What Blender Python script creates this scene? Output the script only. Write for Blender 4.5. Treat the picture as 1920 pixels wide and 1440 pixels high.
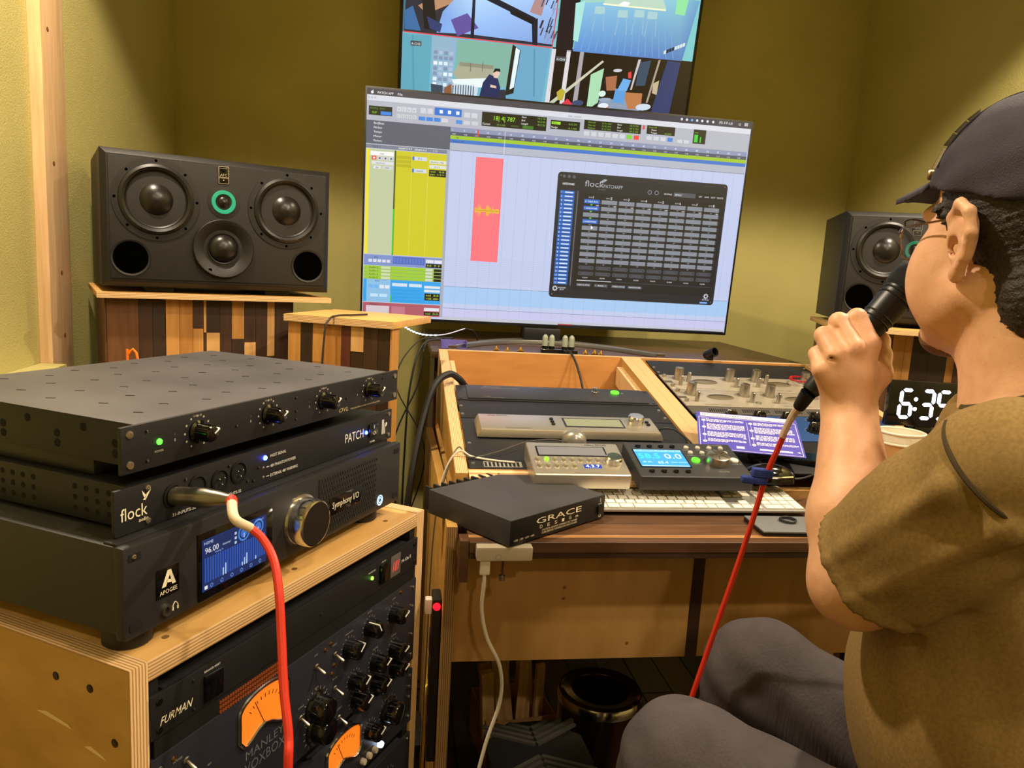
import bpy, bmesh, math, random
import numpy as np
from mathutils import Matrix, Vector
for o in list(bpy.data.objects): bpy.data.objects.remove(o)
SC = bpy.context.scene
COL = SC.collection
random.seed(7)
rad = math.radians
# ------------------------------------------------------------------ camera
CZ = 1.16
F_PX, YAW, PITCH, ROLL = 1411.0, rad(9), rad(8.95), rad(3.36)
_fh = Vector((math.sin(YAW), math.cos(YAW), 0)); _r0 = Vector((math.cos(YAW), -math.sin(YAW), 0)); _z = Vector((0, 0, 1))
CF = math.cos(PITCH)*_fh - math.sin(PITCH)*_z
_u0 = math.sin(PITCH)*_fh + math.cos(PITCH)*_z
CR = math.cos(ROLL)*_r0 + math.sin(ROLL)*_u0
CU = -math.sin(ROLL)*_r0 + math.cos(ROLL)*_u0
cd = bpy.data.cameras.new('camera'); cam = bpy.data.objects.new('camera', cd); COL.objects.link(cam)
cd.sensor_width = 36.0; cd.lens = F_PX*36/1920; cd.clip_start = 0.02
cam.matrix_world = Matrix(((CR.x, CU.x, -CF.x, 0), (CR.y, CU.y, -CF.y, 0), (CR.z, CU.z, -CF.z, CZ), (0, 0, 0, 1)))
SC.camera = cam
def ray(x, y): return CF + CR*((x-960)/F_PX) - CU*((y-720)/F_PX)
def atY(x, y, Y): d = ray(x, y); return d*(Y/d.y) + Vector((0, 0, CZ))
def atZ(x, y, Z): d = ray(x, y); return d*((Z-CZ)/d.z) + Vector((0, 0, CZ))
def atX(x, y, X): d = ray(x, y); return d*(X/d.x) + Vector((0, 0, CZ))
# ------------------------------------------------------------------ light, exposure
SC.view_settings.view_transform = 'Standard'; SC.view_settings.look = 'None'
SC.view_settings.gamma = 1.0; SC.view_settings.use_curve_mapping = False
SC.view_settings.exposure = 0.0
w = bpy.data.worlds.new('room_dark'); SC.world = w; w.use_nodes = True
w.node_tree.nodes['Background'].inputs[0].default_value = (0.9, 0.75, 0.5, 1); w.node_tree.nodes['Background'].inputs[1].default_value = 0.02
WARM = (1.0, 0.83, 0.62)
def spot(loc, target, power, angle, blend=0.6, size=0.035, color=WARM):
    ld = bpy.data.lights.new('downlight_and_fill', 'SPOT'); ld.energy = power; ld.spot_size = rad(angle); ld.spot_blend = blend
    ld.shadow_soft_size = size; ld.color = color
    o = bpy.data.objects.new('downlight_and_fill', ld); COL.objects.link(o); o.location = loc
    o.rotation_euler = (Vector(target)-Vector(loc)).to_track_quat('-Z', 'Y').to_euler(); return o
# recessed downlights, straight down with a wide cut-off; the last is fill added to reach under the desk
for lx, ly, lw, la in ((-0.47, 1.32, 140, 124), (1.52, 1.32, 140, 124), (0.52, 0.25, 36, 150), (1.40, 0.05, 88, 150), (0.40, -1.25, 48, 155)):
    spot((lx, ly, 2.42), (lx, ly+.001, 0), lw, la, 0.2, 0.04)
# ------------------------------------------------------------------ materials
def lin(h):
    if isinstance(h, str):
        h = h.lstrip('#'); h = ''.join(q*2 for q in h) if len(h) == 3 else h; c = [int(h[i:i+2], 16)/255 for i in (0, 2, 4)]
    else: c = list(h)[:3]
    return tuple(x/12.92 if x <= .04045 else ((x+.055)/1.055)**2.4 for x in c) + (1,)
MATS = {}
def mat(name, col='#808080', rough=.5, metal=0, emit=None, es=1.0, noise=0, nscale=40, nstretch=(1, 1, 1), col2=None, bump=0, bscale=200,
        trans=0, ior=1.45, alpha=1, coat=0, sss=0, spec=.5, bstretch=(1, 1, 1)):
    if name in MATS: return MATS[name]
    m = bpy.data.materials.new(name); m.use_nodes = True; nt = m.node_tree; b = nt.nodes['Principled BSDF']
    b.inputs['Base Color'].default_value = lin(col); b.inputs['Roughness'].default_value = rough; b.inputs['Metallic'].default_value = metal
    b.inputs['IOR'].default_value = ior; b.inputs['Transmission Weight'].default_value = trans; b.inputs['Alpha'].default_value = alpha
    b.inputs['Coat Weight'].default_value = coat; b.inputs['Specular IOR Level'].default_value = spec
    if sss: b.inputs['Subsurface Weight'].default_value = sss; b.inputs['Subsurface Radius'].default_value = (.012, .004, .002); b.inputs['Subsurface Scale'].default_value = 1.0
    if emit: b.inputs['Emission Color'].default_value = lin(emit); b.inputs['Emission Strength'].default_value = es
    if noise or bump:
        tc = nt.nodes.new('ShaderNodeTexCoord')
        def nz(scale, st):
            mp = nt.nodes.new('ShaderNodeMapping'); mp.inputs['Scale'].default_value = st
            nn = nt.nodes.new('ShaderNodeTexNoise'); nn.inputs['Scale'].default_value = scale; nn.inputs['Detail'].default_value = 5
            nt.links.new(tc.outputs['Object'], mp.inputs[0]); nt.links.new(mp.outputs[0], nn.inputs['Vector']); return nn
        if noise:
            nn = nz(nscale, nstretch); cr = nt.nodes.new('ShaderNodeValToRGB')
            c = lin(col); d = lin(col2) if col2 else tuple(x*(1-noise) for x in c[:3])+(1,)
            cr.color_ramp.elements[0].position = .32; cr.color_ramp.elements[1].position = .68
            cr.color_ramp.elements[0].color = d; cr.color_ramp.elements[1].color = c
            nt.links.new(nn.outputs['Fac'], cr.inputs[0]); nt.links.new(cr.outputs[0], b.inputs['Base Color'])
        if bump:
            nb = nz(bscale, bstretch); bp = nt.nodes.new('ShaderNodeBump'); bp.inputs['Strength'].default_value = bump; bp.inputs['Distance'].default_value = .002
            nt.links.new(nb.outputs['Fac'], bp.inputs['Height']); nt.links.new(bp.outputs[0], b.inputs['Normal'])
    MATS[name] = m; return m
def ply_edge(name, axis, col='#d9b98a', col2='#a67c4d', period=.0034):
    if name in MATS: return MATS[name]
    m = mat(name, col, .55); nt = m.node_tree; b = nt.nodes['Principled BSDF']
    tc = nt.nodes.new('ShaderNodeTexCoord'); wv = nt.nodes.new('ShaderNodeTexWave'); wv.wave_type = 'BANDS'; wv.bands_direction = axis
    wv.inputs['Scale'].default_value = 1/(period*3.18); wv.inputs['Distortion'].default_value = .6; wv.inputs['Detail'].default_value = 1
    cr = nt.nodes.new('ShaderNodeValToRGB'); cr.color_ramp.elements[0].color = lin(col2); cr.color_ramp.elements[1].color = lin(col)
    cr.color_ramp.elements[0].position = .25; cr.color_ramp.elements[1].position = .6
    nt.links.new(tc.outputs['Object'], wv.inputs[0]); nt.links.new(wv.outputs['Fac'], cr.inputs[0]); nt.links.new(cr.outputs[0], b.inputs['Base Color']); return m
def screen_mat(name, strength):
    if name in MATS: return MATS[name]
    m = bpy.data.materials.new(name); m.use_nodes = True; nt = m.node_tree; b = nt.nodes['Principled BSDF']
    at = nt.nodes.new('ShaderNodeVertexColor'); at.layer_name = 'Col'
    b.inputs['Base Color'].default_value = (0.01, .01, .01, 1); b.inputs['Roughness'].default_value = .3
    nt.links.new(at.outputs[0], b.inputs['Emission Color']); b.inputs['Emission Strength'].default_value = strength
    MATS[name] = m; return m
BLK = mat('black_metal', '#17171a', .5, bump=.15, bscale=900)
BLK2 = mat('black_plastic', '#101012', .42)
BLKGL = mat('gloss_black', '#08080a', .12, coat=.5)
DUST = mat('dusty_black_metal', '#525053', .5, noise=1, nscale=7, col2='#403e41', bump=.1, bscale=600)
CHROME = mat('chrome', '#d8d8d8', .16, 1)
STEEL = mat('steel', '#b9b4aa', .3, 1)
ALU = mat('brushed_silver', '#c9c1b2', .34, .85, bump=.05, bscale=80, bstretch=(1, 30, 30))
GOLD = mat('brass', '#c9973d', .25, 1)
WHITE = mat('white_print', '#e4e2dc', .6)
GREY = mat('grey_print', '#8d8b86', .6)
PLYF = mat('plywood_face', '#d2a765', .5, noise=1, nscale=9, nstretch=(1, 6, 6), col2='#c0924f')
PLYZ = ply_edge('plywood_edge_flat', 'Z'); PLYX = ply_edge('plywood_edge_upright', 'X'); PLYY = ply_edge('plywood_edge_deep', 'Y')
RED = mat('red_cable', '#d23420', .45)
RUB = mat('cable_black', '#141416', .55)
# ------------------------------------------------------------------ mesh builder
FR = Matrix(((1, 0, 0, 0), (0, 0, -1, 0), (0, 1, 0, 0), (0, 0, 0, 1)))
def T(x, y, z): return Matrix.Translation((x, y, z))
def FM(x, z, y=0, rot=0): return T(x, y, z) @ FR @ Matrix.Rotation(rot, 4, 'Z')
_tc = {}
def text_geo(s):
    if s in _tc: return _tc[s]
    cu = bpy.data.curves.new('t', 'FONT'); cu.body = s; cu.size = 1; cu.resolution_u = 2
    ob = bpy.data.objects.new('t', cu); me = bpy.data.meshes.new_from_object(ob)
    v = [tuple(q.co) for q in me.vertices]; f = [tuple(p.vertices) for p in me.polygons]
    bpy.data.objects.remove(ob); bpy.data.curves.remove(cu); bpy.data.meshes.remove(me)
    xs = [q[0] for q in v] or [0]; ys = [q[1] for q in v] or [0]
    _tc[s] = (v, f, min(xs), max(xs), min(ys), max(ys)); return _tc[s]
def spline(pts, n=8):
    P = [Vector(p) for p in pts]
    if len(P) < 3: return P
    out = []
    for i in range(len(P)-1):
        a = P[i-1] if i else P[0]*2-P[1]; b = P[i]; c = P[i+1]; d = P[i+2] if i+2 < len(P) else P[-1]*2-P[-2]
        for k in range(n):
            t = k/n; out.append(.5*((2*b)+(c-a)*t+(2*a-5*b+4*c-d)*t*t+(3*b-a-3*c+d)*t**3))
    out.append(P[-1]); return out
class MB:
    def __init__(s): s.v = []; s.f = []; s.c = []
    def add(s, v, f, M=None, col=None):
        o = len(s.v)
        s.v += [tuple(M @ Vector(p)) for p in v] if M is not None else [tuple(p) for p in v]
        s.f += [tuple(i+o for i in q) for q in f]; s.c += [col]*len(f); return s
    def box(s, x0, x1, y0, y1, z0, z1, M=None, col=None):
        v = [(x, y, z) for z in (z0, z1) for y in (y0, y1) for x in (x0, x1)]
        return s.add(v, [(0, 2, 3, 1), (4, 5, 7, 6), (0, 1, 5, 4), (2, 6, 7, 3), (0, 4, 6, 2), (1, 3, 7, 5)], M, col)
    def quad(s, pts, M=None, col=None): return s.add(pts, [tuple(range(len(pts)))], M, col)
    def lathe(s, prof, n=28, M=None, col=None, cap=True):
        v = []; f = []
        for r, z in prof:
            for k in range(n): a = 2*math.pi*k/n; v.append((r*math.cos(a), r*math.sin(a), z))
        for i in range(len(prof)-1):
            for k in range(n): j = (k+1) % n; f.append((i*n+k, i*n+j, (i+1)*n+j, (i+1)*n+k))
        if cap:
            if prof[0][0] > 1e-5: f.append(tuple(reversed(range(n))))
            if prof[-1][0] > 1e-5: f.append(tuple(range((len(prof)-1)*n, len(prof)*n)))
        return s.add(v, f, M, col)
    def cyl(s, p0, p1, r0, r1=None, n=20, M=None, col=None):
        p0 = Vector(p0); p1 = Vector(p1); d = p1-p0; q = d.to_track_quat('Z', 'Y').to_matrix().to_4x4()
        MM = Matrix.Translation(p0) @ q
        return s.lathe([(r0, 0), (r0 if r1 is None else r1, d.length)], n, MM if M is None else M @ MM, col)
    def tube(s, pts, r, n=8, sub=8, M=None, col=None):
        P = spline(pts, sub); R = r if callable(r) else (lambda t: r)
        v = []; f = []; up = Vector((0, 0, 1)); N = None
        for i, p in enumerate(P):
            d = (P[min(i+1, len(P)-1)]-P[max(i-1, 0)])
            d = d.normalized() if d.length > 1e-9 else Vector((0, 0, 1))
            if N is None: N = d.orthogonal().normalized()
            N = (N-d*N.dot(d)).normalized(); B = d.cross(N); rr = R(i/(len(P)-1))
            for k in range(n): a = 2*math.pi*k/n; v.append(p+N*(rr*math.cos(a))+B*(rr*math.sin(a)))
        for i in range(len(P)-1):
            for k in range(n): j = (k+1) % n; f.append((i*n+k, i*n+j, (i+1)*n+j, (i+1)*n+k))
        f.append(tuple(reversed(range(n)))); f.append(tuple(range((len(P)-1)*n, len(P)*n)))
        return s.add(v, f, M, col)
    def prism(s, poly, z0, z1, M=None, col=None):
        n = len(poly); v = [(x, y, z0) for x, y in poly]+[(x, y, z1) for x, y in poly]
        f = [tuple(reversed(range(n))), tuple(range(n, 2*n))]+[(i, (i+1) % n, n+(i+1) % n, n+i) for i in range(n)]
        return s.add(v, f, M, col)
    def disc(s, r, M=None, n=24, col=None, r0=0):
        if r0: 
            v = [(q*math.cos(2*math.pi*k/n), q*math.sin(2*math.pi*k/n), 0) for q in (r0, r) for k in range(n)]
            return s.add(v, [(k, n+k, n+(k+1) % n, (k+1) % n) for k in range(n)], M, col)
        return s.add([(r*math.cos(2*math.pi*k/n), r*math.sin(2*math.pi*k/n), 0) for k in range(n)], [tuple(range(n))], M, col)
    def text(s, st, h, M, align='l', wide=None, col=None, shear=0, sx=1.0):
        """lettering of cap height h; wide = total width"""
        v, f, x0, x1, y0, y1 = text_geo(st)
        k = h/.72; kx = k*sx if wide is None else wide/max(x1-x0, 1e-6)
        ox = {'l': x0, 'c': (x0+x1)/2, 'r': x1}[align]
        return s.add([((a-ox)*kx+b*k*shear, b*k, c) for a, b, c in v], f, M, col)
    def mesh(s, name, m, bev=0, seg=2, sharp=32):
        me = bpy.data.meshes.new(name); me.from_pydata(s.v, [], s.f)
        if any(c is not None for c in s.c):
            at = me.color_attributes.new('Col', 'FLOAT_COLOR', 'CORNER'); buf = []
            for p in me.polygons:
                c = s.c[p.index] or '#ffffff'
                if isinstance(c, (list, tuple)) and isinstance(c[0], (list, tuple, str)):
                    for q in c: buf += lin(q)
                else:
                    q = lin(c)
                    for _ in range(p.loop_total): buf += q
            at.data.foreach_set('color', buf)
        if bev:
            bm = bmesh.new(); bm.from_mesh(me)
            bmesh.ops.remove_doubles(bm, verts=bm.verts, dist=1e-6)
            ed = [e for e in bm.edges if len(e.link_faces) == 2 and e.calc_face_angle(0) > .6]
            bmesh.ops.bevel(bm, geom=ed, offset=bev, segments=seg, affect='EDGES', clamp_overlap=True, profile=.6)
            bm.to_mesh(me); bm.free()
        me.polygons.foreach_set('use_smooth', [True]*len(me.polygons))
        try: me.set_sharp_from_angle(angle=rad(sharp))
        except Exception: pass
        me.materials.append(m); me.update(); return me
    def build(s, name, m, par=None, bev=0, seg=2, sharp=32): return inst(name, s.mesh(name, m, bev, seg, sharp), par)
TINY = ('vent_holes', 'screw_plugs', 'rack_screws', 'panel_screws', 'brass_screws', 'baffle_bolts', 'bolt_recesses', 'panel_lettering', 'maker_lettering', 'vent_slots',
        'contact_pins', 'unlit_lights', 'switch_marks', 'headphone_mark', 'meter_mark', 'scale_and_needle', 'panel_marks', 'badge_marks', 'push_buttons', 'case_lettering', 'dial_facets',
        'card_print', 'card_lettering', 'lettering', 'dark_indicators', 'digits', 'screen', 'screen_picture', 'name_lettering', 'power_button_rings', 'stitching', 'sparkle')
def inst(name, me, par=None, M=None):
    o = bpy.data.objects.new(name, me); COL.objects.link(o)
    if name in TINY: o['kind'] = 'stuff'
    if par: o.parent = par
    if M is not None: o.matrix_basis = M
    return o
def tag(o, label, cat, group=None, kind=None):
    o['label'] = label; o['category'] = cat
    if group: o['group'] = group
    if kind: o['kind'] = kind
    return o
def struct(o, label=None):
    o['kind'] = 'structure'
    if label: o['label'] = label
    return o
def thing(name, label, cat, loc=(0, 0, 0), rot=(0, 0, 0), group=None):
    o = bpy.data.objects.new(name, None); COL.objects.link(o); o.empty_display_size = .05
    o.location = loc; o.rotation_euler = rot; return tag(o, label, cat, group)
def B(name, m, par, x0, x1, y0, y1, z0, z1, bev=0): return MB().box(x0, x1, y0, y1, z0, z1).build(name, m, par, bev)
def emis(name, col, s): return mat(name, '#000000', .5, emit=col, es=s)
# ================================================================== room
XL, XR, YB, YF, ZC = -.82, 1.86, 3.02, -1.6, 2.45
WALL = mat('lime_felt_wall', '#b9af6c', .9, noise=1, nscale=3, col2='#afa564', bump=.5, bscale=260)
struct(B('wall_left', WALL, None, XL-.1, XL, YF, YB, 0, ZC)); struct(B('wall_right', WALL, None, XR, XR+.1, YF, YB, 0, ZC))
struct(B('wall_back', WALL, None, XL-.1, XR+.1, YB, YB+.1, 0, ZC)); struct(B('wall_front', WALL, None, XL-.1, XR+.1, YF-.1, YF, 0, ZC))
struct(B('ceiling', mat('ceiling_paint', '#d6cfb8', .9), None, XL-.1, XR+.1, YF-.1, YB+.1, ZC, ZC+.1))
fl = struct(B('floor', mat('floor_base', '#1c1310', .8), None, XL-.1, XR+.1, YF-.1, YB+.1, -.1, -.008))
pl_m = [mat('floor_plank_%s' % n, c, .38, noise=1, nscale=12, nstretch=(6, .6, 6), col2=d) for n, c, d in (('dark', '#3a2417', '#28170e'), ('mid', '#5a3a22', '#452b18'), ('brown', '#4a2d1a', '#382012'))]
fmesh = {}
for r in range(30):                       # planks run away from the camera, staggered
    x = XL+.004+r*.09; y = YF+random.uniform(-.9, 0)
    while y < YB:
        L = random.choice((.9, 1.2)); y0 = max(y, YF); y1 = min(y+L, YB)
        if y1-y0 > .05:
            MB().box(x+.001, min(x+.089, XR), y0+.001, y1-.001, -.008, 0).build('plank', random.choice(pl_m), fl, .0012, 1)
        y += L
# pine batten on the left wall
PINE = mat('pine', '#d6b489', .5, noise=1, nscale=14, nstretch=(8, 8, .5), col2='#c59e70')
KNOT = mat('pine_knot', '#7d5230', .5)
ya, yb = atX(66, 350, XL).y, atX(108, 350, XL).y
tr = struct(B('trim_1', PINE, None, XL, XL+.028, ya-.01, yb-.01, 0, ZC, .002), 'knotty pine batten on the lime wall')
for z in (1.33, 1.62, 1.08, .93):
    mb = MB(); mb.lathe([(.0001, .0), (.006, .0006), (.0001, .0012)], 10, T(XL+.0275, ya+random.uniform(.02, .07), z) @ Matrix.Rotation(rad(90), 4, 'Y')); mb.build('knot', KNOT, tr)
q = atX(20, 716, XL+.06)
struct(B('trim_2', WALL, None, XL, XL+.06, YF+.3, ya-.012, 0, q.z, .004), 'low padded lime ledge along the left wall')
# ================================================================== plywood rack cabinet with equipment
PW, U = .4826, .04445
RZ = rad(60); CRZ = rad(58.5)
CO = Vector((-.222, .655, 0)); CT = .787
cab = thing('rack_cabinet', 'plywood rack cabinet with layered edges carrying the stacked black units', 'cabinet', CO, (0, 0, CRZ))
CW, CDP, t = .523, .46, .02
PLYS = mat('plywood_side', '#b98e48', .55, noise=1, nscale=5, nstretch=(2, 2, 5), col2='#a67d38')
B('side_panel', PLYS, cab, 0, t, .0012, CDP, 0, CT-.0005, .0008); B('side_panel', PLYS, cab, CW-t, CW, .0012, CDP, 0, CT-.0005, .0008)
B('top_panel', PLYF, cab, t, CW-t, .0012, CDP, CT-t, CT, .0008)
B('edge_strip', PLYX, cab, 0, t, 0, .0012, 0, CT, .0003); B('edge_strip', PLYX, cab, CW-t, CW, 0, .0012, 0, CT, .0003)
B('edge_strip', PLYZ, cab, t, CW-t, 0, .0012, CT-t, CT, .0003)
B('edge_strip', PLYX, cab, -.0001, t, .0012, CDP, CT-.0005, CT+.0004); B('edge_strip', PLYX, cab, CW-t, CW+.0001, .0012, CDP, CT-.0005, CT+.0004)
B('back_panel', PLYS, cab, t, CW-t, CDP-.008, CDP, .02, CT-t); B('bottom_panel', PLYF, cab, t, CW-t, 0, CDP, .02, .04)
for x in (t, CW-t-.014): B('rack_rail', BLK, cab, x, x+.014, .004, .03, .05, CT-t-.004)
for (y, z) in ((.095, .757), (.05, .757), (.02, .712)): MB().lathe([(.0042, 0), (.0042, .0004), (.0028, .0002), (.0028, .0006)], 12, T(0, y, z) @ Matrix.Rotation(rad(-90), 4, 'Y')).build('screw', mat('countersunk_screw', '#3b2a18', .4, .5), cab)
mb = MB()
for x in (.06, .25, .45): mb.disc(.0035, T(x, .022, CT+.0006), 10)
mb.build('screw_plugs', mat('dark_screw', '#7a5a34', .5), cab)
for (y, z, l) in ((.075, .708, .05), (.03, .69, .03), (.035, .655, .025), (.06, .64, .02)): MB().quad([(-.0004, y, z), (-.0004, y+l, z+.006), (-.0004, y+l*.7, z+.009), (-.0004, y+.006, z+.004)]).build('splintered_patch', mat('bare_wood', '#e0c48e', .7), cab)
# --- helpers for rack units (local frame: x along panel, -y towards viewer, z up, origin lower left of panel)
def unit(name, label, loc, rot, h, depth, ears=True, bodym=None, panelm=None, pt=.004, group=None, inset=.02, bodyh=None, cat='audio unit', w=PW, bevp=.0006):
    u = thing(name, label, cat, loc, rot, group)
    bh = bodyh or h-.004
    B('chassis', bodym or BLK, u, inset, w-inset, pt+.0004, depth, (h-bh)/2, (h+bh)/2, .0008)
    B('front_panel', panelm or BLK, u, 0, w, 0, pt, 0, h, bevp)
    return u
def screws(u, pts, r=.0042, m=STEEL, name='rack_screws'):
    mb = MB()
    for x, z in pts: mb.lathe([(r, 0), (r*.9, .0012), (r*.4, .0016), (0.0001, .0012)], 12, FM(x, z, -.0002))
    mb.build(name, m, u)
def knob_mesh(name, r, h, m, skirt=0, flute=0, n=28, top=.85):
    pr = []
    if skirt: pr += [(skirt, 0), (skirt, .002), (r*1.03, .0035)]
    else: pr += [(r, 0)]
    pr += [(r*1.0, .004), (r*.94, h*.85), (r*top, h*.97), (r*top*.8, h), (.0001, h)]
    mb = MB(); mb.lathe(pr, n)
    if flute:
        for k in range(flute): a = 2*math.pi*k/flute; mb.box(-.0006, .0006, r*.9, r*1.06, .004, h*.85, Matrix.Rotation(a, 4, 'Z'))
    return mb.mesh(name, m)
KSM = knob_mesh('knob', .0085, .021, BLKGL, skirt=.0115, flute=12)
KRING = MB(); KRING.lathe([(.0092, 0), (.0098, .0012), (.0092, .0024), (.0088, .0024), (.0088, 0)], 24, cap=False); KRING = KRING.mesh('knob_ring', STEEL)
KPTR = MB(); KPTR.box(-.0007, .0007, .001, .0088, .0205, .0214); KPTR.box(-.0007, .0007, .0078, .0092, .006, .0208); KPTR = KPTR.mesh('pointer', WHITE)
def knob(u, x, z, me, ptr=None, rot=0, ring=None):
    o = inst('knob', me, u, FM(x, z, -.0002, rot))
    if ptr: inst('pointer', ptr, o)
    if ring: inst('ring', ring, o)
    return o
def led(u, x, z, col, s, r=.0024, name='indicator_light'):
    mb = MB(); mb.lathe([(r, 0), (r*.9, r*.5), (r*.5, r*.85), (.0001, r)], 14, FM(x, z, -.0003)); return mb.build(name, emis('glow_'+col, col, s), u)
def ticks(mb, x, z, r0, r1, n, a0=-140, a1=140, w=.0007, y=-.0004):
    for k in range(n):
        a = rad(a0+(a1-a0)*k/(n-1)); c, s = math.sin(a), math.cos(a)
        p = [(c*r0-s*w, s*r0+c*w), (c*r1-s*w, s*r1+c*w), (c*r1+s*w, s*r1-c*w), (c*r0+s*w, s*r0-c*w)]
        mb.quad([(x+i, y, z+j) for i, j in p][::-1])
# --- four knob preamp on top
ov = unit('microphone_preamp', 'dusty black flat preamp with four knobs, topmost of the stacked units', (-.2367, .6907, 1.16-.1616-.0437), (0, 0, RZ), .0437, .33, bodym=BLK, bodyh=.0405)
B('top_cover', DUST, ov, .02, PW-.02, .0045, .33, .0421, .0427, .0002)
mb = MB()
for i in range(9):
    for j in range(5): mb.prism([(-.0045, -.0012), (.0045, -.0012), (.0045, .0012), (-.0045, .0012)], 0, .0004, T(.06+i*.045+(j % 2)*.012, .045+j*.06+(i % 2)*.014, .0426) @ Matrix.Rotation(rad(-60), 4, 'Z'))
for j in range(4):
    for i in range(3): mb.disc(.0042, T(.0198, .03+j*.075+i*.02*(i-1), .012+.010*i) @ Matrix.Rotation(rad(-90), 4, 'Y'), 10)
mb.build('vent_holes', mat('hole_black', '#050505', .9), ov)
OVK = [.090, .196, .300, .405]
for x in OVK: knob(ov, x, .0245, KSM, KPTR, rad(-60), KRING)
mb = MB()
for x in OVK:
    for k in range(11): a = rad(-150+30*k); mb.disc(.0012, FM(x+.0165*math.sin(a), .0245+.0165*math.cos(a)*.95, -.0003), 8)
    mb.text('GAIN dB', .0022, FM(x, .0395 if x > 0 else 0, -.0003), 'c'); mb.text('8', .003, FM(x-.029, .020, -.0003), 'c'); mb.text('1', .002, FM(x-.029, .026, -.0003), 'c')
mb.text('POWER', .0022, FM(.042, .0135, -.0003), 'c')
mb.build('panel_lettering', mat('dim_print', '#a59f90', .6), ov)
mb = MB(); mb.text('OVL', .0055, FM(.333, .0035, -.0004), wide=.022, shear=.3); mb.text('MICROPHONE PREAMPLIFIER', .0022, FM(.361, .0035, -.0004), wide=.073); mb.build('maker_lettering', mat('gold_print', '#b8a878', .5), ov)
led(ov, .042, .0235, '#3dff2a', 6, .003)
screws(ov, [(.009, .036), (.009, .008), (.474, .036), (.474, .008)], .004); screws(ov, [(.028, .036), (.028, .008), (.245, .036), (.245, .01), (.44, .036), (.145, .02), (.245, .02), (.35, .02)], .0016, mat('dark_steel', '#4a4845', .35, .9), 'panel_screws')
# --- patch router unit with blue lights
fk = unit('patch_router', 'black patching unit with blue lights and a plugged-in red cable, middle of the stack', (-.2434, .6905, .8963), (0, 0, RZ), .0437, .3, bodyh=.0405)
mb = MB()
for g, n in ((.03, 4), (.13, 4), (.2, 4)):
    for i in range(n):
        for j in range(3): mb.disc(.003, T(.0198, g+i*.0145, .0115+j*.0105) @ Matrix.Rotation(rad(-90), 4, 'Y'), 10)
mb.build('vent_holes', MATS['hole_black'], fk)
mb = MB(); mb.text('flock', .0125, FM(.006, .0135, -.0004), wide=.030); mb.text('audio', .0038, FM(.026, .0082, -.0004), wide=.011)
for pts in ([(.031, .028), (.034, .0275), (.0405, .0365), (.036, .034)], [(.0335, .0285), (.0355, .031), (.0300, .0375), (.0312, .033)]): mb.quad([(x, -.0004, z) for x, z in pts])
mb.build('maker_lettering', mat('cream_print', '#e8dfc0', .6), fk)
mb = MB(); mb.text('31-OUTPUTS-32', .0034, FM(.129, .0012, -.0004), wide=.033); mb.text('31-INPUTS-32', .0034, FM(.066, .0012, -.0004), wide=.030)
for z, s_, wd in ((.0315, 'HOST SIGNAL', .028), (.0195, '48V PHANTOM POWER', .046), (.0085, 'EXTERNAL 48V WARNING', .050)):
    mb.text(s_, .0036, FM(.2105, z-.0018, -.0004), wide=wd)
    if z < .03: mb.quad([(.2035, -.0004, z-.0003), (.2085, -.0004, z-.0003), (.2085, -.0004, z+.0004), (.2035, -.0004, z+.0004)])
mb.text('PATCH', .0125, FM(.362, .0155, -.0004), wide=.044)
mb.text('POWER', .0028, FM(.430, .0035, -.0004), 'c')
for i in range(3): mb.quad([(.455+i*.0035, -.0004, .010), (.4568+i*.0035, -.0004, .010), (.4568+i*.0035, -.0004, .0315-.006*(i == 2)), (.455+i*.0035, -.0004, .0315-.006*(i == 2))])
mb.quad([(.4655, -.0004, .022), (.469, -.0004, .022), (.469, -.0004, .026), (.4655, -.0004, .026)]); mb.quad([(.462, -.0004, .0205), (.4675, -.0004, .0205), (.4675, -.0004, .0222), (.462, -.0004, .0222)])
mb.build('panel_lettering', WHITE, fk)
for i, (x, z) in enumerate(((.067, .0225), (.0985, .0235), (.130, .0225), (.158, .0245))):
    mb = MB(); mb.lathe([(.0125, 0), (.0125, .0015), (.0105, .002), (.0098, .0008), (.0098, -.001)], 24, FM(x, z), cap=False); j = mb.build('socket', mat('socket_black', '#1a1a1d', .3, .3), fk)
    mb = MB(); mb.disc(.0099, FM(x, z, -.0003)); mb.build('socket_cavity', MATS['hole_black'], j)
    if i > 1:
        mb = MB()
        for a in (30, 150, 270): mb.lathe([(.0011, 0), (.0008, .004), (.0001, .0045)], 8, FM(x+.0042*math.cos(rad(a)), z+.0042*math.sin(rad(a))))
        mb.build('contact_pins', STEEL, j)
led(fk, .201, .031, '#2a4dff', 40, .0028); led(fk, .413, .0205, '#2a4dff', 40, .0026)
mb = MB()
for z in (.0195, .0085): mb.lathe([(.0018, 0), (.0001, .0014)], 10, FM(.199, z))
mb.build('unlit_lights', mat('led_off', '#6b5b50', .4), fk)
sw = B('power_switch', BLKGL, fk, .419, .442, -.003, 0, .0125, .031, .0012)
mb = MB(); mb.box(.4295, .4303, -.0034, -.003, .024, .0285); mb.disc(.0026, FM(.430, .0175, -.0034), 14, r0=.0018); mb.build('switch_marks', WHITE, sw)
screws(fk, [(.0365, .0385), (.0365, .0065), (.474, .0375), (.474, .0065)], .0032); screws(fk, [(.083, .035), (.114, .0105), (.144, .0345), (.172, .011), (.19, .022), (.182, .009)], .0018, MATS['dark_steel'], 'panel_screws')
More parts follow.
